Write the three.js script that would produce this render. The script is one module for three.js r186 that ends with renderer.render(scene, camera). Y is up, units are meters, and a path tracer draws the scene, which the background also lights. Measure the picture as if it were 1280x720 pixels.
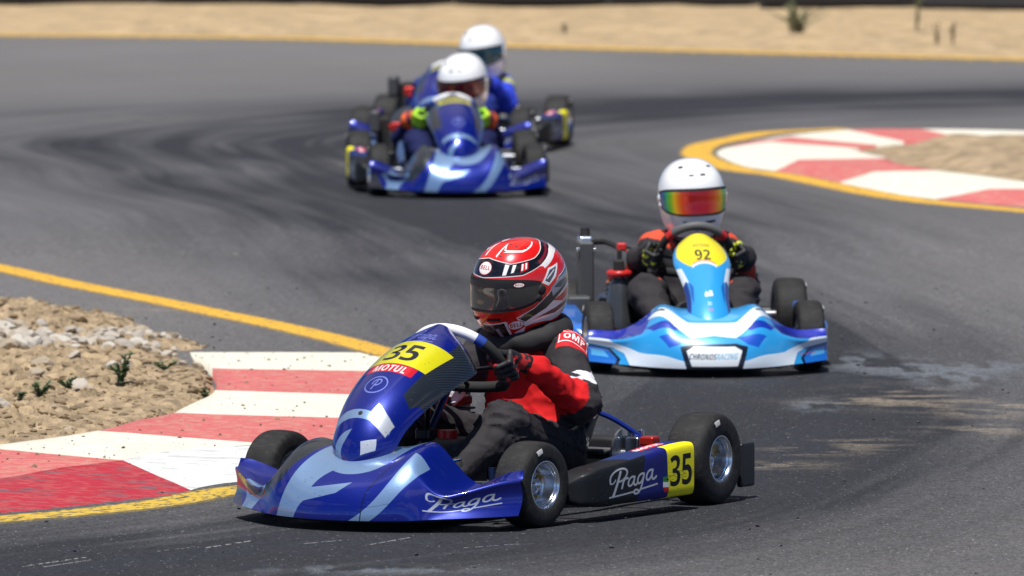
import * as THREE from 'three';
import { Sky } from 'three/addons/objects/Sky.js';
import { RoundedBoxGeometry } from 'three/addons/geometries/RoundedBoxGeometry.js';
import { DecalGeometry } from 'three/addons/geometries/DecalGeometry.js';
import { mergeGeometries, mergeVertices } from 'three/addons/utils/BufferGeometryUtils.js';

// ---------------------------------------------------------------- camera, sky, sun, exposure
const scene = new THREE.Scene();
const camera = new THREE.PerspectiveCamera(3.4366, 16 / 9, 1, 900);   // long telephoto lens
camera.position.set(0, 2.44, 0);
camera.rotation.x = -Math.atan(734 / 12000);
camera.focus = 28.9;
camera.userData.fStop = 8.2;
scene.add(camera);

const SUN = new THREE.Vector3(-0.1, 1, 0.4).normalize();
const sky = new Sky();
sky.name = 'sky';
sky.scale.setScalar(800);
const su = sky.material.uniforms;
su.sunPosition.value.copy(SUN);
su.turbidity.value = 6; su.rayleigh.value = 0.55; su.mieCoefficient.value = 0.004; su.mieDirectionalG.value = 0.8;
su.cloudCoverage.value = 0.5; su.cloudDensity.value = 0.45; su.cloudScale.value = 0.0003; su.cloudElevation.value = 0.5;
sky.userData.kind = 'structure';
scene.add(sky);
scene.environmentIntensity = 0.1;
const sun = new THREE.DirectionalLight(new THREE.Color(1, 0.955, 0.86), 5.0);
sun.name = 'sun';
sun.position.copy(SUN).multiplyScalar(60).add(new THREE.Vector3(0, 0, -45));
sun.target.position.set(0, 0, -45); scene.add(sun.target);
sun.castShadow = true; sun.shadow.mapSize.set(4096, 4096);
Object.assign(sun.shadow.camera, { left: -16, right: 16, top: 36, bottom: -36, near: 1, far: 130 });
scene.add(sun);
const renderer = new THREE.WebGLRenderer({ antialias: true });
renderer.toneMapping = THREE.LinearToneMapping;
renderer.toneMappingExposure = 1.06;
renderer.shadowMap.enabled = true;

// ---------------------------------------------------------------- helpers
const V3 = (x, y, z) => new THREE.Vector3(x, y, z);
let seed = 12345;
const rnd = () => { seed = (seed * 1664525 + 1013904223) >>> 0; return seed / 4294967296; };
const rr = (a, b) => a + (b - a) * rnd();
const clamp = (v, a = 0, b = 1) => (v < a ? a : v > b ? b : v);
const lerp = (a, b, t) => a + (b - a) * t;
const sst = (a, b, x) => { const t = clamp((x - a) / (b - a)); return t * t * (3 - 2 * t); };
const HT = new Float32Array(65536); for (let i = 0; i < 65536; i++) HT[i] = rnd();
const h2 = (i, j) => HT[((i * 73856093) ^ (j * 19349663)) & 65535];
const h3 = (i, j, k) => HT[((i * 73856093) ^ (j * 19349663) ^ (k * 83492791)) & 65535];
function n2(x, y) {
  const i = Math.floor(x), j = Math.floor(y); let u = x - i, v = y - j; u = u * u * (3 - 2 * u); v = v * v * (3 - 2 * v);
  const a = h2(i, j), b = h2(i + 1, j), c = h2(i, j + 1), d = h2(i + 1, j + 1);
  return a + (b - a) * u + (c - a + (a - b - c + d) * u) * v;
}
function n3(x, y, z) {
  const i = Math.floor(x), j = Math.floor(y), k = Math.floor(z); let u = x - i, v = y - j, w = z - k; u = u * u * (3 - 2 * u); v = v * v * (3 - 2 * v); w = w * w * (3 - 2 * w);
  const L = (kk) => lerp(lerp(h3(i, j, kk), h3(i + 1, j, kk), u), lerp(h3(i, j + 1, kk), h3(i + 1, j + 1, kk), u), v);
  return lerp(L(k), L(k + 1), w);
}
const fbm = (x, y, o = 4) => { let s = 0, a = 0.5, t = 0; for (let i = 0; i < o; i++) { s += a * n2(x, y); t += a; x = x * 2.03 + 17.3; y = y * 2.03 + 9.1; a *= 0.5; } return s / t; };
const SRGB = new Uint8Array(4097); for (let i = 0; i <= 4096; i++) { const c = i / 4096; SRGB[i] = Math.round(255 * (c <= 0.0031308 ? 12.92 * c : 1.055 * Math.pow(c, 1 / 2.4) - 0.055)); }
const enc = (c) => SRGB[(clamp(c) * 4096) | 0];
function dataTex(w, h, fn, srgb, repeat) {
  const d = new Uint8Array(w * h * 4), o = [0, 0, 0];
  for (let j = 0; j < h; j++) for (let i = 0; i < w; i++) {
    fn((i + 0.5) / w, (j + 0.5) / h, o);
    const k = (j * w + i) * 4;
    if (srgb) { d[k] = enc(o[0]); d[k + 1] = enc(o[1]); d[k + 2] = enc(o[2]); } else { d[k] = clamp(o[0]) * 255; d[k + 1] = clamp(o[1]) * 255; d[k + 2] = clamp(o[2]) * 255; }
    d[k + 3] = 255;
  }
  const t = new THREE.DataTexture(d, w, h);
  t.magFilter = THREE.LinearFilter; t.minFilter = THREE.LinearMipmapLinearFilter; t.generateMipmaps = true;
  t.wrapS = t.wrapT = repeat ? THREE.RepeatWrapping : THREE.ClampToEdgeWrapping;
  if (srgb) t.colorSpace = THREE.SRGBColorSpace;
  t.needsUpdate = true;
  return t;
}
function canvasTex(w, h, draw) {
  const c = document.createElement('canvas'); c.width = w; c.height = h;
  draw(c.getContext('2d'), w, h);
  const t = new THREE.CanvasTexture(c); t.colorSpace = THREE.SRGBColorSpace;
  t.wrapS = t.wrapT = THREE.ClampToEdgeWrapping;
  return t;
}
const lin = (r, g, b) => new THREE.Color().setRGB(r, g, b);
const std = (color, roughness = 0.6, metalness = 0, more = {}) => new THREE.MeshStandardMaterial({ color, roughness, metalness, ...more });
const phys = (o) => new THREE.MeshPhysicalMaterial(o);
const taken = {};
function numbered(n) { const k = taken[n] = (taken[n] ?? -1) + 1; return k ? n + '_' + String(k).padStart(3, '0') : n; }
function mesh(name, geo, mat, parent) { const m = new THREE.Mesh(geo, mat); m.name = name; m.castShadow = m.receiveShadow = true; parent.add(m); return m; }
function group(name, parent) { const g = new THREE.Group(); g.name = name; parent.add(g); return g; }
function thing(name, label, category, grp) { const g = group(numbered(name), scene); g.userData = { label, category }; if (grp) g.userData.group = grp; return g; }
function structure(name, geo, mat) { const m = mesh(numbered(name), geo, mat, scene); m.userData.kind = 'structure'; return m; }
// a sheet of (nu+1) x (nv+1) points from fn(u, v) -> [x, y, z]; uv 0..1
function grid(nu, nv, fn, uvFn) {
  const p = [], uv = [], idx = [];
  for (let j = 0; j <= nv; j++) for (let i = 0; i <= nu; i++) {
    const q = fn(i / nu, j / nv); p.push(q[0], q[1], q[2]);
    if (uvFn) { const t = uvFn(q, i / nu, j / nv); uv.push(t[0], t[1]); } else uv.push(i / nu, j / nv);
  }
  for (let j = 0; j < nv; j++) for (let i = 0; i < nu; i++) { const a = j * (nu + 1) + i, b = a + 1, c = a + nu + 1, d = c + 1; idx.push(a, b, d, a, d, c); }
  const g = new THREE.BufferGeometry();
  g.setAttribute('position', new THREE.Float32BufferAttribute(p, 3)); g.setAttribute('uv', new THREE.Float32BufferAttribute(uv, 2)); g.setIndex(idx);
  g.computeVertexNormals();
  return g;
}
// a solid shell: the sheet, its copy set back by th along the normals, and the rim between them
function shell(nu, nv, fn, th, flip) {
  const g = grid(nu, nv, fn), P = g.attributes.position, N = g.attributes.normal, U = g.attributes.uv, n = P.count, idx = [...g.index.array];
  const s = flip ? -1 : 1, p = [], uv = [];
  for (let i = 0; i < n; i++) { p.push(P.getX(i), P.getY(i), P.getZ(i)); uv.push(U.getX(i), U.getY(i)); }
  for (let i = 0; i < n; i++) { p.push(P.getX(i) - s * th * N.getX(i), P.getY(i) - s * th * N.getY(i), P.getZ(i) - s * th * N.getZ(i)); uv.push(U.getX(i), U.getY(i)); }
  let tri = flip ? [] : idx; if (flip) for (let k = 0; k < idx.length; k += 3) tri.push(idx[k], idx[k + 2], idx[k + 1]);
  const m = tri.length; for (let k = 0; k < m; k += 3) tri.push(tri[k] + n, tri[k + 2] + n, tri[k + 1] + n);
  // rim: own vertices, so that the outer normals stay smooth
  const loop = []; for (let i = 0; i <= nu; i++) loop.push(i); for (let j = 1; j <= nv; j++) loop.push(j * (nu + 1) + nu);
  for (let i = nu - 1; i >= 0; i--) loop.push(nv * (nu + 1) + i); for (let j = nv - 1; j >= 1; j--) loop.push(j * (nu + 1));
  const base = p.length / 3; for (const v of loop) for (const w of [v, v + n]) { p.push(p[3 * w], p[3 * w + 1], p[3 * w + 2]); uv.push(uv[2 * w], uv[2 * w + 1]); }
  for (let i = 0; i < loop.length; i++) { const a = base + 2 * i, b = base + 2 * ((i + 1) % loop.length); flip ? tri.push(a, b, b + 1, a, b + 1, a + 1) : tri.push(a, b + 1, b, a, a + 1, b + 1); }
  const o = new THREE.BufferGeometry();
  o.setAttribute('position', new THREE.Float32BufferAttribute(p, 3)); o.setAttribute('uv', new THREE.Float32BufferAttribute(uv, 2)); o.setIndex(tri); o.computeVertexNormals();
  return o;
}
const tubeGeo = (pts, r, seg = 24, rad = 10, closed = false) => new THREE.TubeGeometry(new THREE.CatmullRomCurve3(pts.map((q) => V3(...q)), closed, 'catmullrom', 0.35), seg, r, rad, closed);
function rodGeo(a, b, r, rad = 10) {
  const A = V3(...a), B = V3(...b), d = B.clone().sub(A), g = new THREE.CylinderGeometry(r, r, d.length(), rad);
  g.applyQuaternion(new THREE.Quaternion().setFromUnitVectors(V3(0, 1, 0), d.normalize())); g.translate((A.x + B.x) / 2, (A.y + B.y) / 2, (A.z + B.z) / 2);
  return g;
}
const boxAt = (w, h, d, x, y, z, r = 0.006, seg = 2) => { const g = new RoundedBoxGeometry(w, h, d, seg, Math.min(r, w / 2.01, h / 2.01, d / 2.01)); g.translate(x, y, z); return g; };
const merge = (l) => mergeGeometries(l.map((g) => { const q = g.index ? g.toNonIndexed() : g; for (const k of Object.keys(q.attributes)) if (!['position', 'normal', 'uv'].includes(k)) q.deleteAttribute(k); return q; }));
// smooth resampling of a plan polyline [[x, z], ...]
function spline(pts, n) { const c = new THREE.CatmullRomCurve3(pts.map(([x, z]) => V3(x, 0, z)), false, 'centripetal'); return c.getSpacedPoints(n).map((p) => [p.x, p.z]); }

// ---------------------------------------------------------------- the setting: plan of the place, metres, camera at x 0, z 0 looking to -z
const RACING_LINE = spline([[14, -59], [8, -60], [3, -59.2], [0.2, -57.2], [-1.35, -54], [-1.15, -50], [-0.35, -46], [0.45, -40], [0.72, -35], [0.45, -31], [-0.2, -28.4], [-1.5, -26.6], [-4, -24.6], [-9, -22]], 400);
// along / across coordinates of the racing line, on a coarse lattice
function lineField(x0, x1, z0, z1, nx, nz) {
  const S = new Float32Array((nx + 1) * (nz + 1)), T = new Float32Array((nx + 1) * (nz + 1));
  const ds = []; let acc = 0; RACING_LINE.forEach((p, i) => { if (i) acc += Math.hypot(p[0] - RACING_LINE[i - 1][0], p[1] - RACING_LINE[i - 1][1]); ds.push(acc); });
  for (let j = 0; j <= nz; j++) for (let i = 0; i <= nx; i++) {
    const x = lerp(x0, x1, i / nx), z = lerp(z0, z1, j / nz); let best = 1e9, bi = 0;
    for (let k = 0; k < RACING_LINE.length; k++) { const dx = x - RACING_LINE[k][0], dz = z - RACING_LINE[k][1], d = dx * dx + dz * dz; if (d < best) { best = d; bi = k; } }
    const k0 = Math.max(0, Math.min(RACING_LINE.length - 2, bi)), a = RACING_LINE[k0], b = RACING_LINE[k0 + 1], L = Math.hypot(b[0] - a[0], b[1] - a[1]);
    const tx = (b[0] - a[0]) / L, tz = (b[1] - a[1]) / L, px = x - a[0], pz = z - a[1];
    S[j * (nx + 1) + i] = ds[k0] + px * tx + pz * tz; T[j * (nx + 1) + i] = px * tz - pz * tx;
  }
  return (x, z) => {
    const u = clamp((x - x0) / (x1 - x0)) * nx, v = clamp((z - z0) / (z1 - z0)) * nz, i = Math.min(nx - 1, u | 0), j = Math.min(nz - 1, v | 0), f = u - i, g = v - j, k = j * (nx + 1) + i;
    const m = (A) => lerp(lerp(A[k], A[k + 1], f), lerp(A[k + nx + 1], A[k + nx + 2], f), g);
    return [m(S), m(T)];
  };
}
const SCRAPES = [[-1.38, -27.02, -1.22, -27.3, 0.006], [-1.32, -27.0, -1.2, -27.22, 0.004], [-0.88, -27.62, -0.75, -27.86, 0.006], [-0.6, -27.75, -0.5, -27.86, 0.004], [-1.02, -27.5, -0.93, -27.62, 0.003], [-0.42, -27.7, -0.3, -27.95, 0.004], [-0.15, -27.6, 0.02, -27.74, 0.003]];
const DUST = [[1.42, -33.6, 0.24, 0.5], [1.2, -33.4, 0.2, 0.25], [1.62, -32.9, 0.16, 0.3], [1.72, -33.2, 0.2, 0.2], [1.0, -31.2, 0.2, 0.18], [1.15, -31.55, 0.12, 0.2], [0.82, -30.6, 0.2, 0.16], [1.6, -32.1, 0.2, 0.22], [-0.85, -50.6, 0.2, 0.28], [-2.25, -56.2, 0.3, 0.3], [-0.3, -50.9, 0.3, 0.12], [-1.3, -38.4, 0.25, 0.2]];
// asphalt at a place: colour with painted sheen, and how polished by rubber it is
const SKY_SHEEN = [[1.3, -35.4, 0.16, 0.5], [1.48, -35.0, 0.2, 0.45], [1.62, -34.6, 0.16, 0.5], [1.75, -35.2, 0.2, 0.3], [1.05, -33.2, 0.08, 0.3], [-0.4, -26.9, 0.3, 0.12]]; // bluish sky glints on the road, painted into the asphalt colour
const patchN = (x, z) => fbm(x * 0.9 + 3, z * 0.35 + 8, 2) * 0.8;
function asphalt(x, z, st, o) {
  const s = st[0], t = st[1], far = sst(-38, -50, z);
  const wob = fbm(s * 0.22, t * 0.4, 2) - 0.5, tt = t + wob * 0.5;
  const streak = fbm(s * 0.35 + 5, tt * 5.5, 3), fine = fbm(s * 0.8, tt * 26 + 3, 2);
  const lane = Math.exp(-Math.pow(tt / lerp(0.95, 1.3, far), 2)), broad = Math.exp(-Math.pow(tt / lerp(1.3, 3.2, far), 2));
  const blotch = fbm(x * 1.1 + 60, z * 0.4 + 21, 3), rubber = clamp((0.62 * lane + 0.5 * broad) * (0.3 + 1.0 * streak + 0.75 * (blotch - 0.35)) + (fine - 0.5) * 0.3 * broad + 0.30 * sst(-36, -31, z) * (0.25 + 1.4 * patchN(x, z)) + 0.16 * broad * sst(0.62, 0.74, n2(s * 0.13 + 9, tt * 17)) * n2(s * 1.5, tt * 3));
  const patch = fbm(x * 0.7 + 40, z * 0.3, 3), tone = 0.82 + 0.36 * patch;
  let r = 0.130 * tone, g = 0.128 * tone, b = 0.135 * tone;
  const dusty = clamp((1 - broad) * 0.3 * (0.5 + fbm(s * 0.5, t * 2 + 30, 3)));
  r = lerp(r, 0.235, dusty * 0.5); g = lerp(g, 0.2, dusty * 0.5); b = lerp(b, 0.16, dusty * 0.5);
  r = lerp(r, 0.027, rubber); g = lerp(g, 0.028, rubber); b = lerp(b, 0.033, rubber);
  let skySheen = 0; for (const [dx, dz, wx, wz] of SKY_SHEEN) { const q = Math.pow((x - dx) / wx, 2) + Math.pow((z - dz) / wz, 2); if (q < 6) skySheen += Math.exp(-q) * sst(0.36, 0.6, fbm(x * 14 + dx, z * 5, 3)); }
  skySheen = clamp(skySheen) * 0.6; r = lerp(r, 0.15, skySheen); g = lerp(g, 0.165, skySheen); b = lerp(b, 0.19, skySheen);
  // wind-blown sand left in strips
  let sand = 0;
  for (const [dx, dz, wx, wz] of DUST) { const q = Math.pow((x - dx) / wx, 2) + Math.pow((z - dz) / wz, 2); if (q < 6) sand += Math.exp(-q) * sst(0.44, 0.62, fbm(x * 7 + dx, z * 9, 3)); }
  sand = clamp(sand * 0.26) * (0.6 + 0.8 * n2(x * 60, z * 25));
  r = lerp(r, 0.42, sand); g = lerp(g, 0.34, sand); b = lerp(b, 0.25, sand);
  // aggregate: pale chippings and dark binder, a few millimetres each
  if (far < 1) {
    const gr = h2(Math.floor(x * 240), Math.floor(z * 90)), gc = n2(x * 95, z * 45);
    const k = (1 - far);
    const m = 1 + (gr - 0.5) * 0.6 * k + (gc - 0.5) * 0.4 * k;
    r *= m; g *= m; b *= m;
    if (gr > 0.989) { const w = (gr - 0.989) / 0.011 * 0.2 * k; r += w; g += w * 0.97; b += w * 0.93; }
    const mb = n2(x * 34 + 7, z * 16); if (mb > 0.93) { const w = (mb - 0.93) * 6 * k; r = lerp(r, 0.02, clamp(w)); g = lerp(g, 0.02, clamp(w)); b = lerp(b, 0.022, clamp(w)); }
    for (const [ax, az, bx, bz, w] of SCRAPES) {
      const vx = bx - ax, vz = bz - az, q = clamp(((x - ax) * vx + (z - az) * vz) / (vx * vx + vz * vz)), d = Math.hypot(x - ax - q * vx, (z - az - q * vz) * 0.5);
      if (d < w && n2(x * 120, z * 40) > 0.35) { r = g = b = 0.26; }
    }
  }
  o[0] = r; o[1] = g; o[2] = b;
  const polish = clamp(0.35 * lane + sst(0.58, 0.75, fbm(s * 0.45 + 11, tt * 3.2 + 8, 3)) * 0.75 * lane);
  o[3] = clamp(0.9 - 0.3 * polish + 0.1 * sand);
}
const bumpTex = dataTex(512, 512, (u, v, o) => {
  const P = (x, y, n) => { // periodic value noise
    x *= n; y *= n; const i = Math.floor(x), j = Math.floor(y), f = x - i, g = y - j, a = f * f * (3 - 2 * f), c = g * g * (3 - 2 * g), H = (p, q) => h2(((p % n) + n) % n, (((q % n) + n) % n) + n * 7);
    return lerp(lerp(H(i, j), H(i + 1, j), a), lerp(H(i, j + 1), H(i + 1, j + 1), a), c);
  };
  const k = 0.5 * P(u, v, 64) + 0.35 * P(u, v, 128) + 0.15 * P(u, v, 24); o[0] = o[1] = o[2] = k;
}, false, true);
function trackSheet(x0, x1, z0, z1, w, h, y, bump) {
  const f = lineField(x0, x1, z0, z1, 120, 220), o4 = [0, 0, 0, 0];
  const rough = new Uint8Array(w * h);
  const map = dataTex(w, h, (u, v, o) => {
    const x = lerp(x0, x1, u), z = lerp(z1, z0, v); asphalt(x, z, f(x, z), o4);
    o[0] = o4[0]; o[1] = o4[1]; o[2] = o4[2];
  }, true);
  const rw = w >> 2, rh = h >> 2;
  const rmap = dataTex(rw, rh, (u, v, o) => { const x = lerp(x0, x1, u), z = lerp(z1, z0, v); asphalt(x, z, f(x, z), o4); o[0] = 0; o[1] = o4[3]; o[2] = 0; }, false);
  const b = bumpTex.clone(); b.repeat.set((x1 - x0) / 0.5, Math.abs(z1 - z0) / 0.5); b.needsUpdate = true;
  const m = new THREE.MeshPhysicalMaterial({ map, roughnessMap: rmap, roughness: 1, specularIntensity: 0.45, bumpMap: b, bumpScale: bump });
  const g = grid(8, 16, (u, v) => [lerp(x0, x1, u), y, lerp(z1, z0, v)]);
  return [g, m];
}
{
  // z0 nearer the camera, z1 farther
  const [g1, m1] = trackSheet(-2.6, 2.6, -42, -25, 2048, 1408, 0, 0.0035);
  structure('track', g1.clone(), m1); flipUp('track');
  const [g2, m2] = trackSheet(-9, 9, -75, -42, 1536, 768, 0, 0.004);
  structure('track', g2, m2); flipUp('track_001');
  const [g3, m3] = trackSheet(-60, 60, -90, 20, 384, 384, -0.006, 0.004);
  structure('track', g3, m3); flipUp('track_002');
}
function flipUp(n) { // sheets face up whatever the order of their corners
  const o = scene.getObjectByName(n), N = o.geometry.attributes.normal;
  if (N.getY(0) < 0) { const i = o.geometry.index.array; for (let k = 0; k < i.length; k += 3) { const t = i[k + 1]; i[k + 1] = i[k + 2]; i[k + 2] = t; } o.geometry.computeVertexNormals(); }
}
const SAND = [0.41, 0.295, 0.168], SOIL = [0.335, 0.245, 0.148];
function groundTex(col, w, amp) { return dataTex(w, w, (u, v, o) => { const a = fbm(u * 22, v * 22, 4), b = h2((u * w) | 0, (v * w) | 0), k = 1 + amp * ((a - 0.5) * 1.5 + (b - 0.5) * 0.6); o[0] = col[0] * k; o[1] = col[1] * k; o[2] = col[2] * k * (0.92 + 0.16 * n2(u * 40, v * 40)); }, true, true); }
const sandTex = groundTex(SAND, 512, 0.55), soilTex = groundTex(SOIL, 512, 0.8);
const sandMat = std(0xffffff, 0.95, 0, { map: sandTex, bumpMap: bumpTex, bumpScale: 0.02, side: THREE.DoubleSide });
const soilMat = std(0xffffff, 0.97, 0, { map: soilTex, bumpMap: bumpTex, bumpScale: 0.01, side: THREE.DoubleSide });
{
  const g = grid(40, 40, (u, v) => [lerp(-450, 450, u), -0.03, lerp(450, -450, v)], (q) => [q[0] / 3, q[2] / 3]);
  structure('ground', g, sandMat); flipUp('ground');
}
// sand verge beyond the far edge of the track
const FAR_EDGE = [[-60, -84], [-20, -74.5], [-8, -71.3], [-3.73, -70.0], [-1.68, -69.3], [0, -67.75], [1.44, -66.65], [3.48, -65.15], [9, -60.8], [20, -52], [60, -20]];
const farEdge = spline(FAR_EDGE, 240);
{
  const near = farEdge, g = grid(240, 60, (u, v) => {
    const p = near[Math.round(u * 240)], d = v * v * 30, x = p[0] + d * 0.1, z = p[1] - d;
    const e = sst(0, 0.8, d), k = fbm(x * 1.3, z * 0.8, 4);
    return [x, 0.008 - 0.02 * (1 - sst(0, 0.05, v)) * 0 + e * (0.06 * (k - 0.35) + 0.05 * (n2(x * 4, z * 3) - 0.5) + 0.03 * (n2(x * 9, z * 6) - 0.5)) + 0.05 * sst(0.3, 2.5, d) - 0.09 * sst(9, 14, d), z + 0.25 * (n2(x * 1.5, 3) - 0.5)];
  }, (q) => [q[0] / 2.5, q[2] / 2.5]);
  structure('sand_verge', g, sandMat); flipUp('sand_verge');
}
// painted lines: ribbons along a plan polyline
const speckle = (col, wear, dirt) => dataTex(512, 128, (u, v, o) => {
  const w = fbm(u * 90, v * 14, 3), e = sst(0.0, 0.16, Math.min(v, 1 - v) + (n2(u * 130, v * 20) - 0.5) * 0.16), gap = (w > wear ? 1 : 0), f = h2((u * 512) | 0, (v * 128) | 0);
  const c = 1 - clamp(gap + (1 - e)), t = 0.85 + 0.3 * f;
  for (let k = 0; k < 3; k++) o[k] = lerp(dirt[k], col[k], c) * t;
}, true, true);
function ribbon(pts, w, y, tile = 2.5) {
  const n = pts.length - 1; let acc = 0; const L = pts.map((p, i) => (i ? acc += Math.hypot(p[0] - pts[i - 1][0], p[1] - pts[i - 1][1]) : 0));
  return grid(n, 4, (u, vv) => { const v = [0, 0, 0.5, 1, 1][Math.round(vv * 4)], edge = vv === 0 || vv === 1, i = Math.round(u * n), a = pts[Math.max(0, i - 1)], b = pts[Math.min(n, i + 1)], l = Math.hypot(b[0] - a[0], b[1] - a[1]), o = (v - 0.5) * w; return [pts[i][0] - (b[1] - a[1]) / l * o, edge ? -0.008 : y, pts[i][1] + (b[0] - a[0]) / l * o]; }, (q, u, v) => [L[Math.round(u * n)] / tile, [0, 0, 0.5, 1, 1][Math.round(v * 4)]]);
}
const yellowMat = std(0xffffff, 0.7, 0, { map: speckle([0.72, 0.40, 0.035], 0.70, [0.16, 0.13, 0.08]), side: THREE.DoubleSide, bumpMap: bumpTex, bumpScale: 0.003 });
const yellowWornMat = std(0xffffff, 0.75, 0, { map: speckle([0.62, 0.41, 0.05], 0.62, [0.12, 0.10, 0.06]), side: THREE.DoubleSide, bumpMap: bumpTex, bumpScale: 0.004 });
structure('painted_line', ribbon(spline([[-6, -52], [-4, -46.4], [-2.62, -42.44], [-2.2, -41.24], [-1.84, -40.11], [-1.51, -39.19], [-1.15, -38.12], [-1.01, -37.72], [-0.74, -36.87], [-0.44, -35.75]], 80), 0.17, 0.005), yellowMat);
structure('painted_line', ribbon(spline([[-4.5, -25.4], [-2.9, -26.9], [-1.88, -28.08], [-1.53, -28.54], [-1.3, -28.79], [-1.07, -29.12], [-0.86, -29.62], [-0.62, -29.94], [-0.44, -30.4], [-0.325, -31.2], [-0.28, -32.36], [-0.3, -33.48], [-0.35, -34.67], [-0.44, -35.75]], 120), 0.19, 0.004), yellowWornMat);
structure('painted_line', ribbon(farEdge.slice(60, 190).map(([x, z]) => [x, z + 0.2]), 0.3, 0.02), yellowMat);
structure('painted_line', ribbon(spline([[1.9, -54.7], [1.5, -54.3], [1.2, -53.3], [1.07, -52.75], [1.0, -51.9], [1.01, -51.25], [1.09, -50.5], [1.2, -49.85], [1.36, -49.45], [1.59, -48.4], [1.84, -47.3], [2.04, -46.7], [2.45, -45.9], [2.72, -45.4], [4.5, -42]], 120), 0.19, 0.005), yellowMat);

// kerbs: every painted block is a piece with an apron that rises from the road and a flat top
const dirtSpeck = (col, k1, k2) => dataTex(512, 512, (u, v, o) => {
  const a = fbm(u * 9, v * 9, 4), b = fbm(u * 40, v * 40, 2), f = h2((u * 512) | 0, (v * 512) | 0), sp = n2(u * 120, v * 120) > 0.93 ? 0.35 : 1;
  const sc = sst(0.60, 0.72, fbm(u * 9 + 9, v * 34, 3)) * k2, t = (0.93 + 0.14 * f) * (0.93 + 0.14 * a) * sp, d = k1 * sst(0.42, 0.75, b);
  for (let k = 0; k < 3; k++) o[k] = lerp(lerp(col[k], [0.5, 0.42, 0.3][k], d), [0.12, 0.11, 0.12][k], sc) * t;
}, true, true);
const kerbMats = {
  freshRed: std(0xffffff, 0.55, 0, { map: dirtSpeck([0.44, 0.017, 0.034], 0.12, 0.8), bumpMap: bumpTex, bumpScale: 0.003 }),
  freshWhite: std(0xffffff, 0.55, 0, { map: dirtSpeck([0.70, 0.70, 0.69], 0.1, 0.3), bumpMap: bumpTex, bumpScale: 0.003 }),
  dustyRed: std(0xffffff, 0.85, 0, { map: dirtSpeck([0.54, 0.125, 0.12], 0.3, 0.08), bumpMap: bumpTex, bumpScale: 0.003 }),
  dustyWhite: std(0xffffff, 0.85, 0, { map: dirtSpeck([0.72, 0.68, 0.575], 0.18, 0.06), bumpMap: bumpTex, bumpScale: 0.003 }),
};
const along = (pts) => { let acc = 0; const L = pts.map((p, i) => (i ? acc += Math.hypot(p[0] - pts[i - 1][0], p[1] - pts[i - 1][1]) : 0)); return (t) => { t = clamp(t) * acc; let i = 1; while (i < L.length - 1 && L[i] < t) i++; const f = (t - L[i - 1]) / (L[i] - L[i - 1] || 1); return [lerp(pts[i - 1][0], pts[i][0], f), lerp(pts[i - 1][1], pts[i][1], f)]; }; };
const nearest = (pts, q) => { let b = 1e9, bt = 0; const f = along(pts); for (let i = 0; i <= 800; i++) { const p = f(i / 800), d = Math.hypot(p[0] - q[0], p[1] - q[1]); if (d < b) { b = d; bt = i / 800; } } return bt; };
// one surface patch between two rails, t ranges given on each
function patch(ra, ta0, ta1, ya, rb, tb0, tb1, yb, skirt) {
  const n = 14, m = 6; const A = along(ra), B = along(rb);
  const g = grid(n, m + (skirt ? 1 : 0), (u, v) => {
    const q = skirt ? Math.min(1, v * (m + 1) / m) : v, a = A(lerp(ta0, ta1, u)), b = B(lerp(tb0, tb1, u)), drop = skirt && v > (m + 0.5) / (m + 1) ? 0.07 : 0;
    return [lerp(a[0], b[0], q), lerp(ya, yb, q) * (0.02 + 0.98 * sst(1, 0.9, lerp(ta0, ta1, u))) - drop + 0.004 * (fbm(a[0] * 6 + q * 3, a[1] * 6, 2) - 0.5) * (q > 0.02 ? 1 : 0), lerp(a[1], b[1], q)];
  }, (p) => [p[0] / 1.1, p[2] / 1.1]);
  if (g.attributes.normal.getY(20) < 0) { const i = g.index.array; for (let k = 0; k < i.length; k += 3) { const t = i[k + 1]; i[k + 1] = i[k + 2]; i[k + 2] = t; } g.computeVertexNormals(); }
  return g;
}
function kerb(label, outer, crease, inner, cuts, h1, h2_, dusty) {
  const k = thing('kerb', label, 'kerb');
  for (let i = 0; i < cuts.length - 1; i++) {
    const [o0, c0, i0, red] = cuts[i], [o1, c1, i1] = cuts[i + 1], b = group('painted_block', k);
    mesh('apron', patch(outer, o0, o1, -0.004, crease, c0, c1, h1), dusty ? (red ? kerbMats.dustyRed : kerbMats.dustyWhite) : red ? kerbMats.freshRed : kerbMats.freshWhite, b);
    mesh('top', patch(crease, c0, c1, h1, inner, i0, i1, h2_, true), red ? kerbMats.dustyRed : kerbMats.dustyWhite, b);
  }
  return k;
}
const N_OUT = spline([[-5, -25.2], [-3.2, -26.8], [-1.89, -28.22], [-1.54, -28.69], [-1.31, -28.95], [-1.08, -29.24], [-0.87, -29.8], [-0.65, -30.12], [-0.48, -30.53], [-0.37, -31.25], [-0.33, -32.36], [-0.345, -33.48], [-0.39, -34.67], [-0.47, -35.91]], 160);
const N_CRE = spline([[-5.058, -26.299], [-3.237, -27.715], [-1.942, -29.081], [-1.588, -29.688], [-1.366, -30.214], [-1.274, -30.315], [-1.103, -30.77], [-0.84, -31.033], [-0.627, -31.205], [-0.475, -31.508], [-0.425, -32.065], [-0.42, -33.025], [-0.455, -34.209], [-0.52, -35.92]], 160);
const N_INN = spline([[-5.062, -27.945], [-3.24, -29.261], [-2.035, -30.466], [-1.66, -30.993], [-1.539, -31.236], [-1.428, -31.438], [-1.326, -31.722], [-1.235, -32.106], [-1.154, -32.349], [-1.093, -32.845], [-1.043, -33.261], [-1.043, -33.888], [-1.083, -34.587], [-1.174, -35.438], [-1.21, -35.95]], 160);
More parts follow.
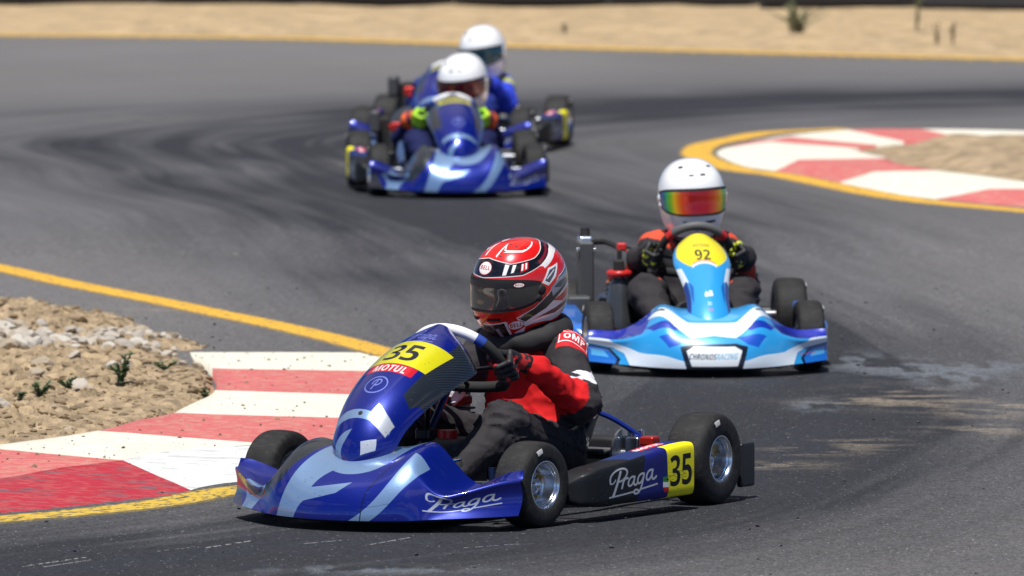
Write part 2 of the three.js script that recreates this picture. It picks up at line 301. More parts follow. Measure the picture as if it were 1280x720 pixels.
{
  const c = (o, cr, i, red) => [nearest(N_OUT, o), nearest(N_CRE, cr), nearest(N_INN, i), red];
  kerb('red and white striped kerb curving round the stony dirt island', N_OUT, N_CRE, N_INN, [
    [0, 0, 0, 1], c([-3.3, -26.7], [-3.3, -27.3], [-3.4, -28.8], 0), c([-2.3, -27.7], [-2.35, -28.3], [-2.45, -29.6], 1), c([-0.96, -29.55], [-1.22, -30.4], [-1.72, -30.9], 0),
    c([-0.6, -30.2], [-0.72, -31.0], [-1.38, -31.6], 1), c([-0.34, -32.2], [-0.42, -32.15], [-1.15, -32.4], 0), c([-0.335, -33.25], [-0.415, -33.25], [-1.04, -33.45], 1), c([-0.36, -34.4], [-0.46, -34.45], [-1.07, -34.55], 0), [1, 1, 1, 0]], 0.032, 0.036);
}
const F_OUT = spline([[7, -50.5], [4.5, -53], [3.23, -53.82], [2.88, -53.93], [2.52, -54.18], [2.18, -54.36], [1.73, -54.36], [1.54, -54], [1.33, -53.29], [1.19, -52.67], [1.1, -52.1], [1.09, -51.6], [1.13, -51.02], [1.21, -50.32], [1.37, -49.8], [1.61, -48.73], [1.86, -47.61], [2.06, -47.03], [2.47, -46.26], [2.74, -45.74], [4.2, -43]], 160);
const F_INN = spline([[6.5, -49], [4.3, -51], [3.09, -51.9], [2.76, -51.95], [2.34, -52.05], [2.1, -51.85], [1.9, -51.3], [1.83, -50.95], [1.87, -50.59], [1.94, -50.17], [1.99, -49.45], [2.19, -48.64], [2.38, -48.13], [2.54, -47.61], [2.85, -46.83], [4.6, -44]], 160);
{
  const mid = F_OUT.map((p, i) => { const q = F_INN[i]; return [lerp(p[0], q[0], 0.35), lerp(p[1], q[1], 0.35)]; });
  const c = (o, i, red) => { const a = nearest(F_OUT, o), b = nearest(F_INN, i); return [a, lerp(a, b, 0.35), b, red]; };
  kerb('red and white striped kerb round the tip of the sand island behind the racers', F_OUT, mid, F_INN, [
    [0, 0, 0, 1], c([4.6, -52.9], [4.3, -51], 0), c([2.2, -54.36], [2.5, -52.02], 1), c([1.74, -54.36], [2.12, -51.88], 0), c([1.3, -53.2], [1.95, -51.5], 1), c([1.17, -52.5], [1.86, -51.1], 0), c([1.36, -49.85], [1.96, -50.0], 1), c([1.64, -48.6], [2.16, -48.72], 0), c([2.06, -47.03], [2.85, -46.85], 1), [1, 1, 1, 1]], 0.055, 0.06, true);
}
// point in polygon
const inside = (x, z, P) => { let c = false; for (let i = 0, j = P.length - 1; i < P.length; j = i++) if ((P[i][1] > z) !== (P[j][1] > z) && x < (P[j][0] - P[i][0]) * (z - P[i][1]) / (P[j][1] - P[i][1]) + P[i][0]) c = !c; return c; };
const distPoly = (x, z, P) => { let b = 1e9; for (let i = 0; i < P.length - 1; i++) { const [ax, az] = P[i], [bx, bz] = P[i + 1], vx = bx - ax, vz = bz - az, t = clamp(((x - ax) * vx + (z - az) * vz) / (vx * vx + vz * vz)); const d = Math.hypot(x - ax - t * vx, z - az - t * vz); if (d < b) b = d; } return b; };
// dirt island: a lumpy height field between the kerb and the far yellow line
const ISLE_UP = spline([[-6, -50], [-3.4, -43.6], [-2.11, -39.46], [-1.86, -38.78], [-1.62, -38.37], [-1.4, -37.53], [-1.26, -36.8], [-1.12, -36.4], [-1.04, -36.05], [-1.2, -35.9]], 60);
const ISLE = [...N_INN.filter((p) => p[0] > -3.6 && p[1] > -35.5), [-1.2, -35.9], ...ISLE_UP.slice().reverse(), [-8, -50], [-8, -27.5]];
function clod(x, z) { // earth relief in metres
  const a = fbm(x * 3.2, z * 1.6, 3), b = n2(x * 16, z * 10), c = n2(x * 38, z * 24), e = n2(x * 75 + 3, z * 48);
  return 0.07 * (a - 0.4) + 0.032 * Math.pow(b, 2) + 0.024 * Math.pow(c, 2) + 0.009 * e;
}
const isleDist = lineLattice(-3.4, -0.85, -29.2, -43.5, 80, 240, (x, z) => (inside(x, z, ISLE) ? 1 : -1) * distPoly(x, z, ISLE));
function isleY(x, z) {
  const near = sst(-36, -34.6, z), d = isleDist(x, z) + (1 - near) * ((fbm(x * 5, z * 3, 3) - 0.5) * 0.22 - 0.02), e = sst(-0.02, lerp(0.22, 0.08, near), d), rise = sst(0.05, 0.5, d);
  return d < -0.06 ? -0.02 : lerp(-0.012, lerp(0.012, 0.028, near) + clod(x, z) * (0.3 + 0.7 * rise), e);
}
{
  const g = grid(230, 640, (u, v) => { const x = lerp(-3.4, -0.85, u), z = lerp(-29.2, -43.5, v); return [x, isleY(x, z), z]; }, (q) => [q[0] / 0.9, q[2] / 1.6]);
  structure('dirt_island', g, soilMat); flipUp('dirt_island');
}
function lineLattice(x0, x1, z0, z1, nx, nz, fn) {
  const A = new Float32Array((nx + 1) * (nz + 1)); for (let j = 0; j <= nz; j++) for (let i = 0; i <= nx; i++) A[j * (nx + 1) + i] = fn(lerp(x0, x1, i / nx), lerp(z0, z1, j / nz));
  return (x, z) => { const u = clamp((x - x0) / (x1 - x0)) * nx, v = clamp((z - z0) / (z1 - z0)) * nz, i = Math.min(nx - 1, u | 0), j = Math.min(nz - 1, v | 0), f = u - i, h = v - j, k = j * (nx + 1) + i; return lerp(lerp(A[k], A[k + 1], f), lerp(A[k + nx + 1], A[k + nx + 2], f), h); };
}
// sand island inside the far kerb
{
  const P = [...F_INN, [9, -45]], g = grid(90, 70, (u, v) => {
    const t = F_INN[Math.round(u * 160)] ?? F_INN[160], q = v, cx = 5.6, cz = -48.2, x = lerp(t[0], cx, q), z = lerp(t[1], cz, q);
    return [x, 0.045 + 0.05 * sst(0, 0.12, q) + 0.09 * (fbm(x * 3, z * 1.5, 3) - 0.4) * sst(0, 0.1, q), z];
  }, (q) => [q[0] / 1.5, q[2] / 2]);
  structure('sand_island', g, soilMat); flipUp('sand_island');
}
// stones
const stoneGeos = []; for (let k = 0; k < 7; k++) {
  const g = mergeVertices(new THREE.IcosahedronGeometry(1, 2).deleteAttribute('normal').deleteAttribute('uv')), P = g.attributes.position, cut = [...Array(11)].map(() => Object.assign(V3(rr(-1, 1), rr(-0.7, 1), rr(-1, 1)).normalize(), { cutAt: rr(0.5, 0.8) }));
  for (let i = 0; i < P.count; i++) { const d = V3(P.getX(i), P.getY(i), P.getZ(i)); let s = 1; for (const c of cut) { const t = d.dot(c); if (t > 0.01) s = Math.min(s, c.cutAt / t); } s *= 0.93 + 0.16 * n3(d.x * 3 + k * 9, d.y * 3, d.z * 3); d.multiplyScalar(s); P.setXYZ(i, d.x, d.y * 0.72, d.z); }
  const f = g.toNonIndexed(); f.computeVertexNormals(); stoneGeos.push(f);
}
const stoneMats = [[0.43, 0.38, 0.32], [0.38, 0.335, 0.285], [0.48, 0.44, 0.385], [0.36, 0.295, 0.22]].map((c) => std(lin(...c), 0.92));
function stone(x, z, r, label, grp, y) {
  r *= 1.05; const m = mesh(numbered('stone'), stoneGeos[(rnd() * 7) | 0], stoneMats[(rnd() * 4) | 0], scene);
  m.scale.set(r * rr(0.9, 1.35), r * rr(0.75, 1.05), r * rr(0.8, 1.2)); m.rotation.set(rr(-0.5, 0.5), rr(0, 6.28), rr(-0.5, 0.5));
  m.position.set(x, (y ?? isleY(x, z)) + r * 0.2, z); m.userData = { label, category: 'stone', group: grp };
  return m;
}
for (let i = 0; i < 240; i++) {
  const t = Math.pow(rnd(), 1.15), x = lerp(-2.25, -1.25, t), w = lerp(1.15, 0.5, t), z = -36.0 + rr(-w, w), r = lerp(rr(0.025, 0.058), rr(0.014, 0.032), t);
  stone(x, z, r, 'pale broken stone in the loose heap across the dirt island', 'pale stones heaped on the dirt island');
}
for (const [x, z, r] of [[-1.69, -34.4, 0.04], [-1.68, -34.0, 0.035], [-1.67, -33.75, 0.03], [-1.74, -32.5, 0.035], [-1.51, -33.3, 0.036], [-1.46, -33.2, 0.024], [-1.56, -32.5, 0.024], [-1.2, -34.7, 0.03], [-1.14, -34.7, 0.024], [-1.45, -34.6, 0.03], [-1.39, -34.7, 0.026], [-1.46, -31.6, 0.02], [-1.58, -34.6, 0.024]])
  stone(x, z, r, 'single pale stone lying on the bare soil near the weeds', 'single stones on the soil');
// pebbles, clods and rubber crumbs: nobody could count them
function scatter(name, label, cat, n, geo, mat, put) {
  const im = new THREE.InstancedMesh(geo, mat, n), M = new THREE.Matrix4(), q = new THREE.Quaternion(), e = new THREE.Euler(), C = new THREE.Color();
  for (let i = 0; i < n; i++) { const p = put(i); e.set(rr(-0.5, 0.5), rr(0, 6.28), rr(-0.5, 0.5)); M.compose(V3(p[0], p[1], p[2]), q.setFromEuler(e), V3(p[3] * rr(0.8, 1.4), p[3] * rr(0.6, 1), p[3] * rr(0.8, 1.4))); im.setMatrixAt(i, M); const k = p[4] ?? 1; im.setColorAt(i, C.setRGB(k, k, k)); }
  im.name = numbered(name); im.castShadow = im.receiveShadow = true; im.userData = { label, category: cat, kind: 'stuff' }; scene.add(im);
}
const clodMat = std(lin(...SOIL), 0.97), crumbMat = std(lin(0.03, 0.03, 0.032), 0.9);
scatter('soil_clods', 'loose clods and pebbles of tan soil on the dirt island', 'soil', 6500, stoneGeos[1], clodMat, () => { let x, z; do { x = rr(-2.3, -1.02); z = rr(-30.7, -38.8); } while (!inside(x, z, ISLE) || distPoly(x, z, ISLE) < 0.03); return [x, isleY(x, z) - 0.001, z, Math.pow(rnd(), 4) * 0.022 + 0.003, rr(0.45, 1.05)]; });
scatter('kerb_grit', 'grit and dirt crumbs thrown onto the striped kerb', 'grit', 420, stoneGeos[2], clodMat, () => { const t = rnd(), k = nearestFast(t); return k; });
function nearestFast() { const i = (rr(0.18, 1) * 160) | 0, a = N_CRE[i], b = N_INN[i], t = rnd(); return [lerp(a[0], b[0], t), 0.036 * sst(1, 0.9, i / 160), lerp(a[1], b[1], t), Math.pow(rnd(), 4) * 0.006 + 0.0015, rr(0.15, 0.9)]; }
scatter('rubber_crumbs', 'black rubber crumbs and small stones scattered on the asphalt', 'rubber crumbs', 900, stoneGeos[3], crumbMat, () => [rr(-2, 2.2), 0.003, rr(-26.3, -40), Math.pow(rnd(), 4) * 0.006 + 0.0015, rr(0.6, 4)]);
// weeds
const leafMats = [lin(0.06, 0.12, 0.04), lin(0.085, 0.145, 0.05)].map((c) => phys({ color: c, roughness: 0.75, transmission: 0.25, thickness: 0, side: THREE.DoubleSide }));
const wispMat = std(lin(0.21, 0.225, 0.125), 0.85, 0, { side: THREE.DoubleSide });
const dryMat = std(lin(0.2, 0.17, 0.1), 0.85, 0, { side: THREE.DoubleSide });
function leafGeo(base, dir, len, wid, g) { // a bent, pointed leaf
  const side = V3(-dir.z, 0.15 * (rnd() - 0.5), dir.x).normalize(), up = V3(0, 1, 0), p = [], idx = [], n = 4;
  for (let i = 0; i <= n; i++) { const t = i / n, c = base.clone().addScaledVector(dir, len * t).addScaledVector(up, len * (0.25 * t - 0.4 * t * t)), w = wid * Math.sin(Math.PI * Math.min(0.97, 0.12 + t * 0.86)); p.push(c.clone().addScaledVector(side, w).toArray(), c.clone().addScaledVector(up, -w * 0.3).toArray(), c.clone().addScaledVector(side, -w).toArray()); }
  for (let i = 0; i < n; i++) { const a = 3 * i; idx.push(a, a + 1, a + 4, a, a + 4, a + 3, a + 1, a + 2, a + 5, a + 1, a + 5, a + 4); }
  g.push([p.flat(), idx]);
}
function packLeaves(list) { const p = [], idx = []; for (const [q, i] of list) { const o = p.length / 3; p.push(...q); idx.push(...i.map((k) => k + o)); } const g = new THREE.BufferGeometry(); g.setAttribute('position', new THREE.Float32BufferAttribute(p, 3)); g.setIndex(idx); g.computeVertexNormals(); return g; }
function weed(x, y, z, h, spread, stems, leaves, size, label, mat, grp) {
  const t = thing('weed', label, 'weed', grp); t.position.set(x, y, z);
  const st = [], lf = [];
  for (let s = 0; s < stems; s++) {
    const a = rr(0, 6.28), tip = [Math.cos(a) * spread * rr(0.3, 1), h * rr(0.55, 1), Math.sin(a) * spread * rr(0.3, 1)], mid = [tip[0] * 0.35, tip[1] * 0.6, tip[2] * 0.35];
    st.push(tubeGeo([[0, -0.01, 0], mid, tip], size * 0.07 + 0.0008, 8, 5)); const cv = new THREE.QuadraticBezierCurve3(V3(0, 0, 0), V3(...mid), V3(...tip));
    for (let l = 0; l < leaves * 1.7; l++) { const q = rr(0.15, 1), b = cv.getPoint(q), f = rr(0, 6.28); leafGeo(b, V3(Math.cos(f), rr(0, 0.8), Math.sin(f)).normalize(), size * rr(0.5, 1.05), size * rr(0.28, 0.46), lf); }
  }
  mesh('stem', merge(st), mat ?? leafMats[0], t); mesh('foliage', packLeaves(lf), mat ?? leafMats[(rnd() * 2) | 0], t);
}
weed(-1.369, isleY(-1.369, -33.594), -33.594, 0.125, 0.06, 7, 9, 0.026, 'tall dark green weed standing alone on the dirt island');
weed(-1.252, isleY(-1.252, -34.396), -34.396, 0.05, 0.06, 6, 8, 0.02, 'low spreading weed beside the end of the stone heap');
weed(-1.066, isleY(-1.066, -33.35), -33.35, 0.045, 0.025, 5, 7, 0.018, 'small green weed growing against the kerb edge');
weed(-1.623, isleY(-1.623, -32.929), -32.929, 0.06, 0.07, 7, 8, 0.021, 'low bushy weed clump beside a single pale stone', null, 'weed clumps beside the pale stone');
weed(-1.535, isleY(-1.535, -33.105), -33.105, 0.055, 0.055, 6, 8, 0.021, 'low bushy weed clump beside a single pale stone', null, 'weed clumps beside the pale stone');
weed(-1.682, isleY(-1.682, -32.763), -32.763, 0.035, 0.03, 4, 7, 0.018, 'low bushy weed clump beside a single pale stone', null, 'weed clumps beside the pale stone');
weed(2.05, 0.04, -68.6, 0.24, 0.24, 22, 8, 0.036, 'bushy grey green weed on the sand verge', wispMat);
weed(1.99, 0.04, -68.7, 0.34, 0.05, 4, 10, 0.03, 'slender upright weed beside the bushy grey green one on the verge', wispMat);
weed(2.9, 0.04, -68.9, 0.42, 0.06, 5, 10, 0.03, 'tall thin pale weed on the sand verge', wispMat);
weed(2.98, 0.03, -67.3, 0.16, 0.03, 4, 8, 0.03, 'short dry weed stalk at the verge edge', dryMat, 'dry stalks on the verge');
weed(3.09, 0.03, -67.3, 0.17, 0.02, 4, 8, 0.03, 'short dry weed stalk at the verge edge', dryMat, 'dry stalks on the verge');
weed(0.38, 0.04, -69.0, 0.09, 0.025, 4, 8, 0.025, 'tiny dark weed behind the last white helmet on the verge', dryMat);
// black barrier blocks along the back of the verge
{
  const bm = [lin(0.012, 0.012, 0.013), lin(0.03, 0.03, 0.032), lin(0.02, 0.02, 0.021)].map((c) => std(c, 0.6));
  const proto = [boxAt(1.19, 0.62, 0.5, 0, 0.31, 0, 0.03, 3), boxAt(1.1, 0.1, 0.06, 0, 0.42, 0.25, 0.02), boxAt(1.1, 0.1, 0.06, 0, 0.17, 0.25, 0.02)];
  for (let i = -6; i < 7; i++) {
    const x = i * 1.2 + 0.15, z = (x < 0 ? -75.3 + x * 0.02 : -75.3 + x * 0.42 * Math.min(1, x / 3));
    const b = thing('barrier_block', 'black plastic barrier block in the row behind the sand verge', 'barrier', 'black barrier blocks behind the verge');
    b.position.set(x, -0.02, z); b.rotation.y = x < 0 ? 0 : -0.35 * Math.min(1, x / 3);
    mesh('body', proto[0], bm[(i + 6) % 3], b); mesh('rib', proto[1], bm[(i + 7) % 3], b); mesh('rib', proto[2], bm[(i + 7) % 3], b);
  }
}

// ---------------------------------------------------------------- karts. Local frame: x forward, y up, z to the kart's right, origin on the ground midway between the axles
const M = {
  rubber: phys({ map: dataTex(512, 256, (u, v, o) => { const g = fbm(u * 30, v * 26, 3), s = h2((u * 512) | 0, (v * 256) | 0), k = 0.011 + 0.008 * g + (s > 0.985 ? 0.05 : 0) + 0.012 * sst(0.55, 0.75, fbm(u * 90, v * 8, 2)); o[0] = k * 1.05; o[1] = k; o[2] = k * 0.98; }, true, true), roughness: 0.6, specularIntensity: 0.7, bumpMap: (() => { const b = bumpTex.clone(); b.repeat.set(8, 4); b.needsUpdate = true; return b; })(), bumpScale: 0.0012 }),
  sidewall: std(lin(0.014, 0.014, 0.015), 0.5),
  alu: std(lin(0.82, 0.83, 0.85), 0.22, 1), steel: std(lin(0.55, 0.56, 0.58), 0.25, 1), chrome: std(lin(0.8, 0.82, 0.86), 0.1, 1),
  blackPlastic: std(lin(0.014, 0.014, 0.016), 0.42), matteBlack: std(lin(0.012, 0.012, 0.013), 0.75), greyPlastic: std(lin(0.055, 0.057, 0.06), 0.5), seat: std(lin(0.035, 0.036, 0.038), 0.45),
  frameBlue: std(lin(0.02, 0.035, 0.11), 0.3, 0.6), frameDark: std(lin(0.03, 0.032, 0.036), 0.35, 0.7), red: std(lin(0.55, 0.02, 0.018), 0.35), redAno: std(lin(0.5, 0.03, 0.02), 0.3, 0.5), blueAno: std(lin(0.02, 0.05, 0.35), 0.3, 0.5),
  white: std(lin(0.8, 0.8, 0.8), 0.4), gold: std(lin(0.65, 0.45, 0.15), 0.3, 1), grip: std(lin(0.018, 0.018, 0.019), 0.85), blueBand: std(lin(0.02, 0.06, 0.33), 0.5), orange: std(lin(0.75, 0.16, 0.03), 0.5), sticker: std(lin(0.6, 0.6, 0.58), 0.6), lime: std(lin(0.35, 0.7, 0.03), 0.6),
};
const BLUE = '#061c86', PALE = '#7d9bc2', CARBON = '#2b3138';
// brush script "Praga" drawn as strokes in a box of 100 x 52
function praga(c, x, y, w, col, up = true, sy = 1) {
  c.save(); c.translate(x, y); c.scale(w / 100, w / 100 * sy); c.strokeStyle = col; c.lineCap = c.lineJoin = 'round';
  const S = (lw, d) => { c.lineWidth = lw; c.stroke(new Path2D(d)); };
  S(4.6, 'M24 6 C 20 18 14 34 9 44');                                        // stem of P
  S(3.2, 'M4 22 C -1 8 12 1 24 1 C 36 1 41 8 35 15 C 31 20 24 22 19 21');    // loop of P
  S(2.2, 'M4 22 C 8 24 12 21 14 17');
  S(3.4, 'M31 18 C 30 23 28 28 27 33 M29.5 24 C 32 19 36 17 39 19');         // r
  S(3.2, 'M52 19 C 45 16 39 23 40 29 C 41 34 48 32 51 25 L 53 19 C 51 25 50 31 54 32 C 56 32 57 31 58 30'); // a
  S(3.2, 'M71 18 C 64 15 58 22 59 28 C 60 33 67 31 70 24 L 72 18 C 70 28 67 38 62 43 C 58 47 50 46 52 41 C 53 39 57 39 60 41');  // g
  S(3.2, 'M89 16 C 82 13 76 20 77 26 C 78 31 85 29 88 22 L 90 16 C 88 22 87 28 91 29 C 93 29 95 28 97 26');  // a
  if (up) S(2.6, 'M2 45 L 50 42 M64 40 L 99 37');
  c.restore();
}
function praga2(c, x, y, r, col) { c.strokeStyle = col; c.lineWidth = r * 0.09; c.beginPath(); c.ellipse(x, y, r, r * 0.6, 0, 0, 7); c.stroke(); c.save(); c.translate(x - r * 0.45, y - r * 0.42); c.scale(r / 38, r / 38); c.lineWidth = 4; c.stroke(new Path2D('M17 4 C 14 14 11 22 8 30')); c.stroke(new Path2D('M4 16 C 0 6 10 1 20 1 C 31 1 33 8 28 13 C 24 17 18 18 14 17')); c.restore(); }
function poly(c, col, pts) { c.fillStyle = col; c.beginPath(); pts.forEach(([x, y], i) => (i ? c.lineTo(x, y) : c.moveTo(x, y))); c.closePath(); c.fill(); }
function curve(c, col, d, lw) { if (lw) { c.strokeStyle = col; c.lineWidth = lw; c.stroke(new Path2D(d)); } else { c.fillStyle = col; c.fill(new Path2D(d)); } }
function weave(c, x, y, w, h) { c.save(); c.beginPath(); c.rect(x, y, w, h); c.clip(); for (let j = 0; j < h / 6; j++) for (let i = 0; i < w / 6; i++) { c.fillStyle = (i + j) % 4 < 2 ? 'rgba(70,78,88,0.55)' : 'rgba(10,12,15,0.5)'; c.fillRect(x + i * 6, y + j * 6, 6, 6); } c.restore(); }
function scuffs(c, w, h, n, a = 0.35) { for (let i = 0; i < n; i++) { const x = rnd() * w, y = rnd() * h, l = rr(4, 42), t = rr(-0.5, 0.5); c.strokeStyle = `rgba(${rnd() < 0.6 ? '205,215,230' : '15,15,25'},${rr(0.05, a)})`; c.lineWidth = rr(0.6, 2.2); c.beginPath(); c.moveTo(x, y); c.lineTo(x + l * Math.cos(t), y + l * Math.sin(t)); c.stroke(); } }
function grime(c, w, h, n) { for (let i = 0; i < n; i++) { const y = h * Math.sqrt(rnd()), r = rr(1, 4.5); c.fillStyle = `rgba(${rnd() < 0.5 ? '24,20,18' : '150,130,105'},${rr(0.15, 0.6)})`; c.beginPath(); c.ellipse(rnd() * w, y, r * rr(0.8, 2), r, 0, 0, 7); c.fill(); } }
function wide(c, text, x, y, size, col, sx = 1, font = 'bold', skew = 0) { c.save(); c.translate(x, y); c.transform(sx, 0, skew, 1, 0, 0); c.fillStyle = col; c.font = `${font} ${size}px sans-serif`; c.textAlign = 'center'; c.textBaseline = 'middle'; c.fillText(text, 0, 0); c.restore(); }

// nose: x across (kart's right at 0), y from the rear edge (0) to the bottom lip (h)
const nosePraga = canvasTex(2048, 1024, (c, w, h) => {
  c.fillStyle = BLUE; c.fillRect(0, 0, w, h);
  // kart's right side: blue tip, pale wave, carbon flank
  poly(c, CARBON, [[330, 0], [760, 0], [700, 330], [600, 640], [470, 760], [300, 560]]);
  c.save(); c.beginPath(); [[330, 0], [760, 0], [700, 330], [600, 640], [470, 760], [300, 560]].forEach(([x, y], i) => (i ? c.lineTo(x, y) : c.moveTo(x, y))); c.closePath(); c.clip(); weave(c, 280, 0, 500, 780); c.restore();
  curve(c, PALE, 'M120 600 C 220 380 330 330 430 420 C 420 560 360 640 300 1024 L 160 1024 C 200 860 180 700 120 600 Z');
  curve(c, '#1b2a6e', 'M170 640 C 250 470 330 420 400 470 C 380 560 330 600 300 700 L 220 760 Z');
  curve(c, BLUE, 'M0 0 L 250 0 C 210 250 140 380 60 520 L 0 620 Z');
  poly(c, '#3a3a40', [[0, 640], [70, 600], [150, 1024], [0, 1024]]);
  // pale block of the bulge
  curve(c, PALE, 'M770 0 C 750 220 700 520 590 1024 L 740 1024 C 770 900 790 840 820 800 L 1040 690 L 1130 560 L 850 640 C 880 520 930 450 980 400 C 880 300 830 150 830 0 Z');
  curve(c, PALE, 'M800 150 C 850 420 1010 520 1180 440 C 1330 370 1400 180 1410 0 L 1240 0 C 1230 170 1180 250 1090 270 C 960 290 900 160 890 0 Z');
  curve(c, BLUE, 'M890 0 C 900 150 950 235 1060 240 C 1180 240 1230 140 1240 0 Z');
  curve(c, PALE, 'M1440 260 C 1430 520 1330 800 1150 1024 L 1285 1024 C 1440 820 1530 560 1535 300 Z');
  // seams
  curve(c, 'rgba(8,8,30,0.85)', 'M1385 300 C 1330 480 1270 560 1240 700 L 1225 1024', 7); curve(c, 'rgba(8,8,30,0.6)', 'M1225 860 C 1400 850 1460 820 1500 800', 4); curve(c, 'rgba(20,20,60,0.5)', 'M700 330 L 560 1000', 4);
  praga(c, 1575, 480, 385, '#b9c0cc', true, 2.2); 
  scuffs(c, w, h, 620, 0.42); grime(c, w, h, 500);
});
const panelPraga = (num, plain) => canvasTex(1024, 1024, (c, w, h) => { // y 0 = top edge by the steering wheel
  c.fillStyle = BLUE; c.fillRect(0, 0, w, h);
  c.fillStyle = CARBON; c.fillRect(780, 60, 244, 440); c.fillRect(0, 60, 244, 440); weave(c, 780, 60, 244, 440); weave(c, 0, 60, 244, 440);
  poly(c, BLUE, [[780, 500], [780, 330], [700, 430]]); poly(c, CARBON, [[780, 330], [780, 505], [900, 560], [1024, 420], [1024, 330]]);
  if (!plain) { praga(c, 400, 52, 230, '#6f7ad8', true);
    poly(c, '#f4ea12', [[225, 150], [240, 330], [792, 330], [830, 150]]); wide(c, num, 512, 243, 165, '#12162a', 1.55); 
    c.fillStyle = '#e3182d'; c.fillRect(310, 332, 420, 62); wide(c, 'MOTUL', 520, 365, 62, '#fff', 1.35, 'bold', -0.15);
  } else { poly(c, '#d8cf3a', [[250, 60], [300, 175], [730, 175], [780, 60]]); c.fillStyle = '#3c4a7a'; for (let i = 0; i < 6; i++) c.fillRect(345 + i * 58, 95, 34, 44); c.fillStyle = '#3aa06a'; c.fillRect(250, 160, 60, 20); }
  praga2(c, 512, 492, 96, '#7f8ee0');
  curve(c, PALE, 'M150 720 C 350 640 640 650 874 740 L 874 800 C 640 710 380 700 150 790 Z'); curve(c, PALE, 'M180 1024 C 220 900 330 820 470 800 C 430 880 330 930 300 1024 Z');
  if (!plain) { c.save(); c.translate(690, 690); c.rotate(0.42); c.fillStyle = '#c9ccd2'; c.fillRect(-75, -52, 270, 112); c.strokeStyle = '#9aa3b4'; c.lineWidth = 5; c.strokeRect(-75, -52, 270, 112); c.restore(); poly(c, '#d4d8e0', [[600, 880], [760, 850], [800, 930], [640, 970]]); }
  scuffs(c, w, h, 260, 0.36); grime(c, w, h, 160);
});
const podPraga = (num) => canvasTex(1024, 512, (c, w, h) => { // x 0 = front end, y 0 = inner top edge, 150 = top outer corner, h = bottom
  c.fillStyle = '#16181c'; c.fillRect(0, 0, w, h);
  c.fillStyle = '#161c6c'; c.fillRect(470, 0, 554, h); poly(c, '#16181c', [[470, 150], [560, 150], [470, h], [400, h]]);
  poly(c, '#1c2f66', [[360, 0], [700, 0], [660, 150], [420, 150]]); c.fillStyle = '#c92736'; c.fillRect(640, 20, 240, 90); wide(c, 'MOTUL', 760, 66, 60, '#fff', 1.3);
  poly(c, '#efe41a', [[760, 140], [1024, 140], [1024, h], [775, h]]); wide(c, num, 898, 325, 300, '#0d0d12', 0.68);
  poly(c, '#2d8a3c', [[722, 350], [770, 350], [775, 395], [722, 385]]); poly(c, '#e8e8e8', [[722, 385], [775, 395], [777, 430], [722, 425]]); poly(c, '#c22', [[722, 425], [777, 430], [780, 470], [740, 465]]);
  praga(c, 200, 190, 470, '#bcc0c8', true, 1.15); scuffs(c, w, h, 260, 0.3); grime(c, w, h, 200);
  for (let i = 0; i < 40; i++) { c.fillStyle = `rgba(20,20,22,${rr(0.1, 0.5)})`; c.fillRect(rr(740, 1010), rr(320, 380), rr(10, 60), rr(2, 7)); }
});
const noseSky = canvasTex(2048, 1024, (c, w, h) => {
  c.fillStyle = '#2e9ee0'; c.fillRect(0, 0, w, h);
  for (const s of [1, -1]) { c.save(); c.translate(1024, 0); c.scale(s, 1);
    curve(c, '#2331a8', 'M480 0 L 1024 0 L 1024 320 C 900 330 720 330 600 420 C 520 300 500 140 480 0 Z');
    curve(c, '#dfeaf4', 'M1024 300 C 860 420 760 560 620 760 C 480 860 300 900 190 930 L 230 1024 L 700 1024 L 740 760 L 830 620 L 1024 560 Z');
    curve(c, '#1d6fce', 'M1024 620 L 860 660 L 790 900 L 820 1024 L 1024 1024 Z'); curve(c, '#101a30', 'M1024 590 L 850 640 L 770 900 L 790 1024 L 815 1024 L 800 900 L 872 668 L 1024 625 Z'); curve(c, '#58b4ea', 'M1000 700 L 900 720 L 860 880 L 1000 860 Z');
    curve(c, '#1738a8', 'M240 430 L 470 380 L 560 330 L 500 480 L 330 520 Z'); curve(c, '#1b56c4', 'M200 560 L 460 600 L 380 760 L 300 700 Z');
    poly(c, '#eaf1f8', [[0, 330], [210, 330], [420, 110], [530, 165], [330, 450], [190, 570], [0, 530]]); poly(c, '#58b4ea', [[0, 130], [150, 130], [250, 230], [170, 300], [0, 300]]); curve(c, '#0d1326', 'M380 190 L 470 100 L 488 118 L 398 215 Z');
    curve(c, '#0d1326', 'M0 650 L 190 650 L 290 720 L 240 1024 L 0 1024 Z'); c.restore(); }
  poly(c, '#eef2f4', [[850, 690], [1198, 690], [1262, 760], [1220, 985], [828, 985], [786, 760]]);
  wide(c, 'CHRONOS', 922, 838, 120, '#22272e', 0.40, 'bold', -0.15); wide(c, 'RACING', 1130, 838, 120, '#7fb6d6', 0.40, 'bold', -0.15);
  wide(c, 'ITALIA', 1860, 800, 50, '#c8323c', 1);
  scuffs(c, w, h, 90, 0.2);
});
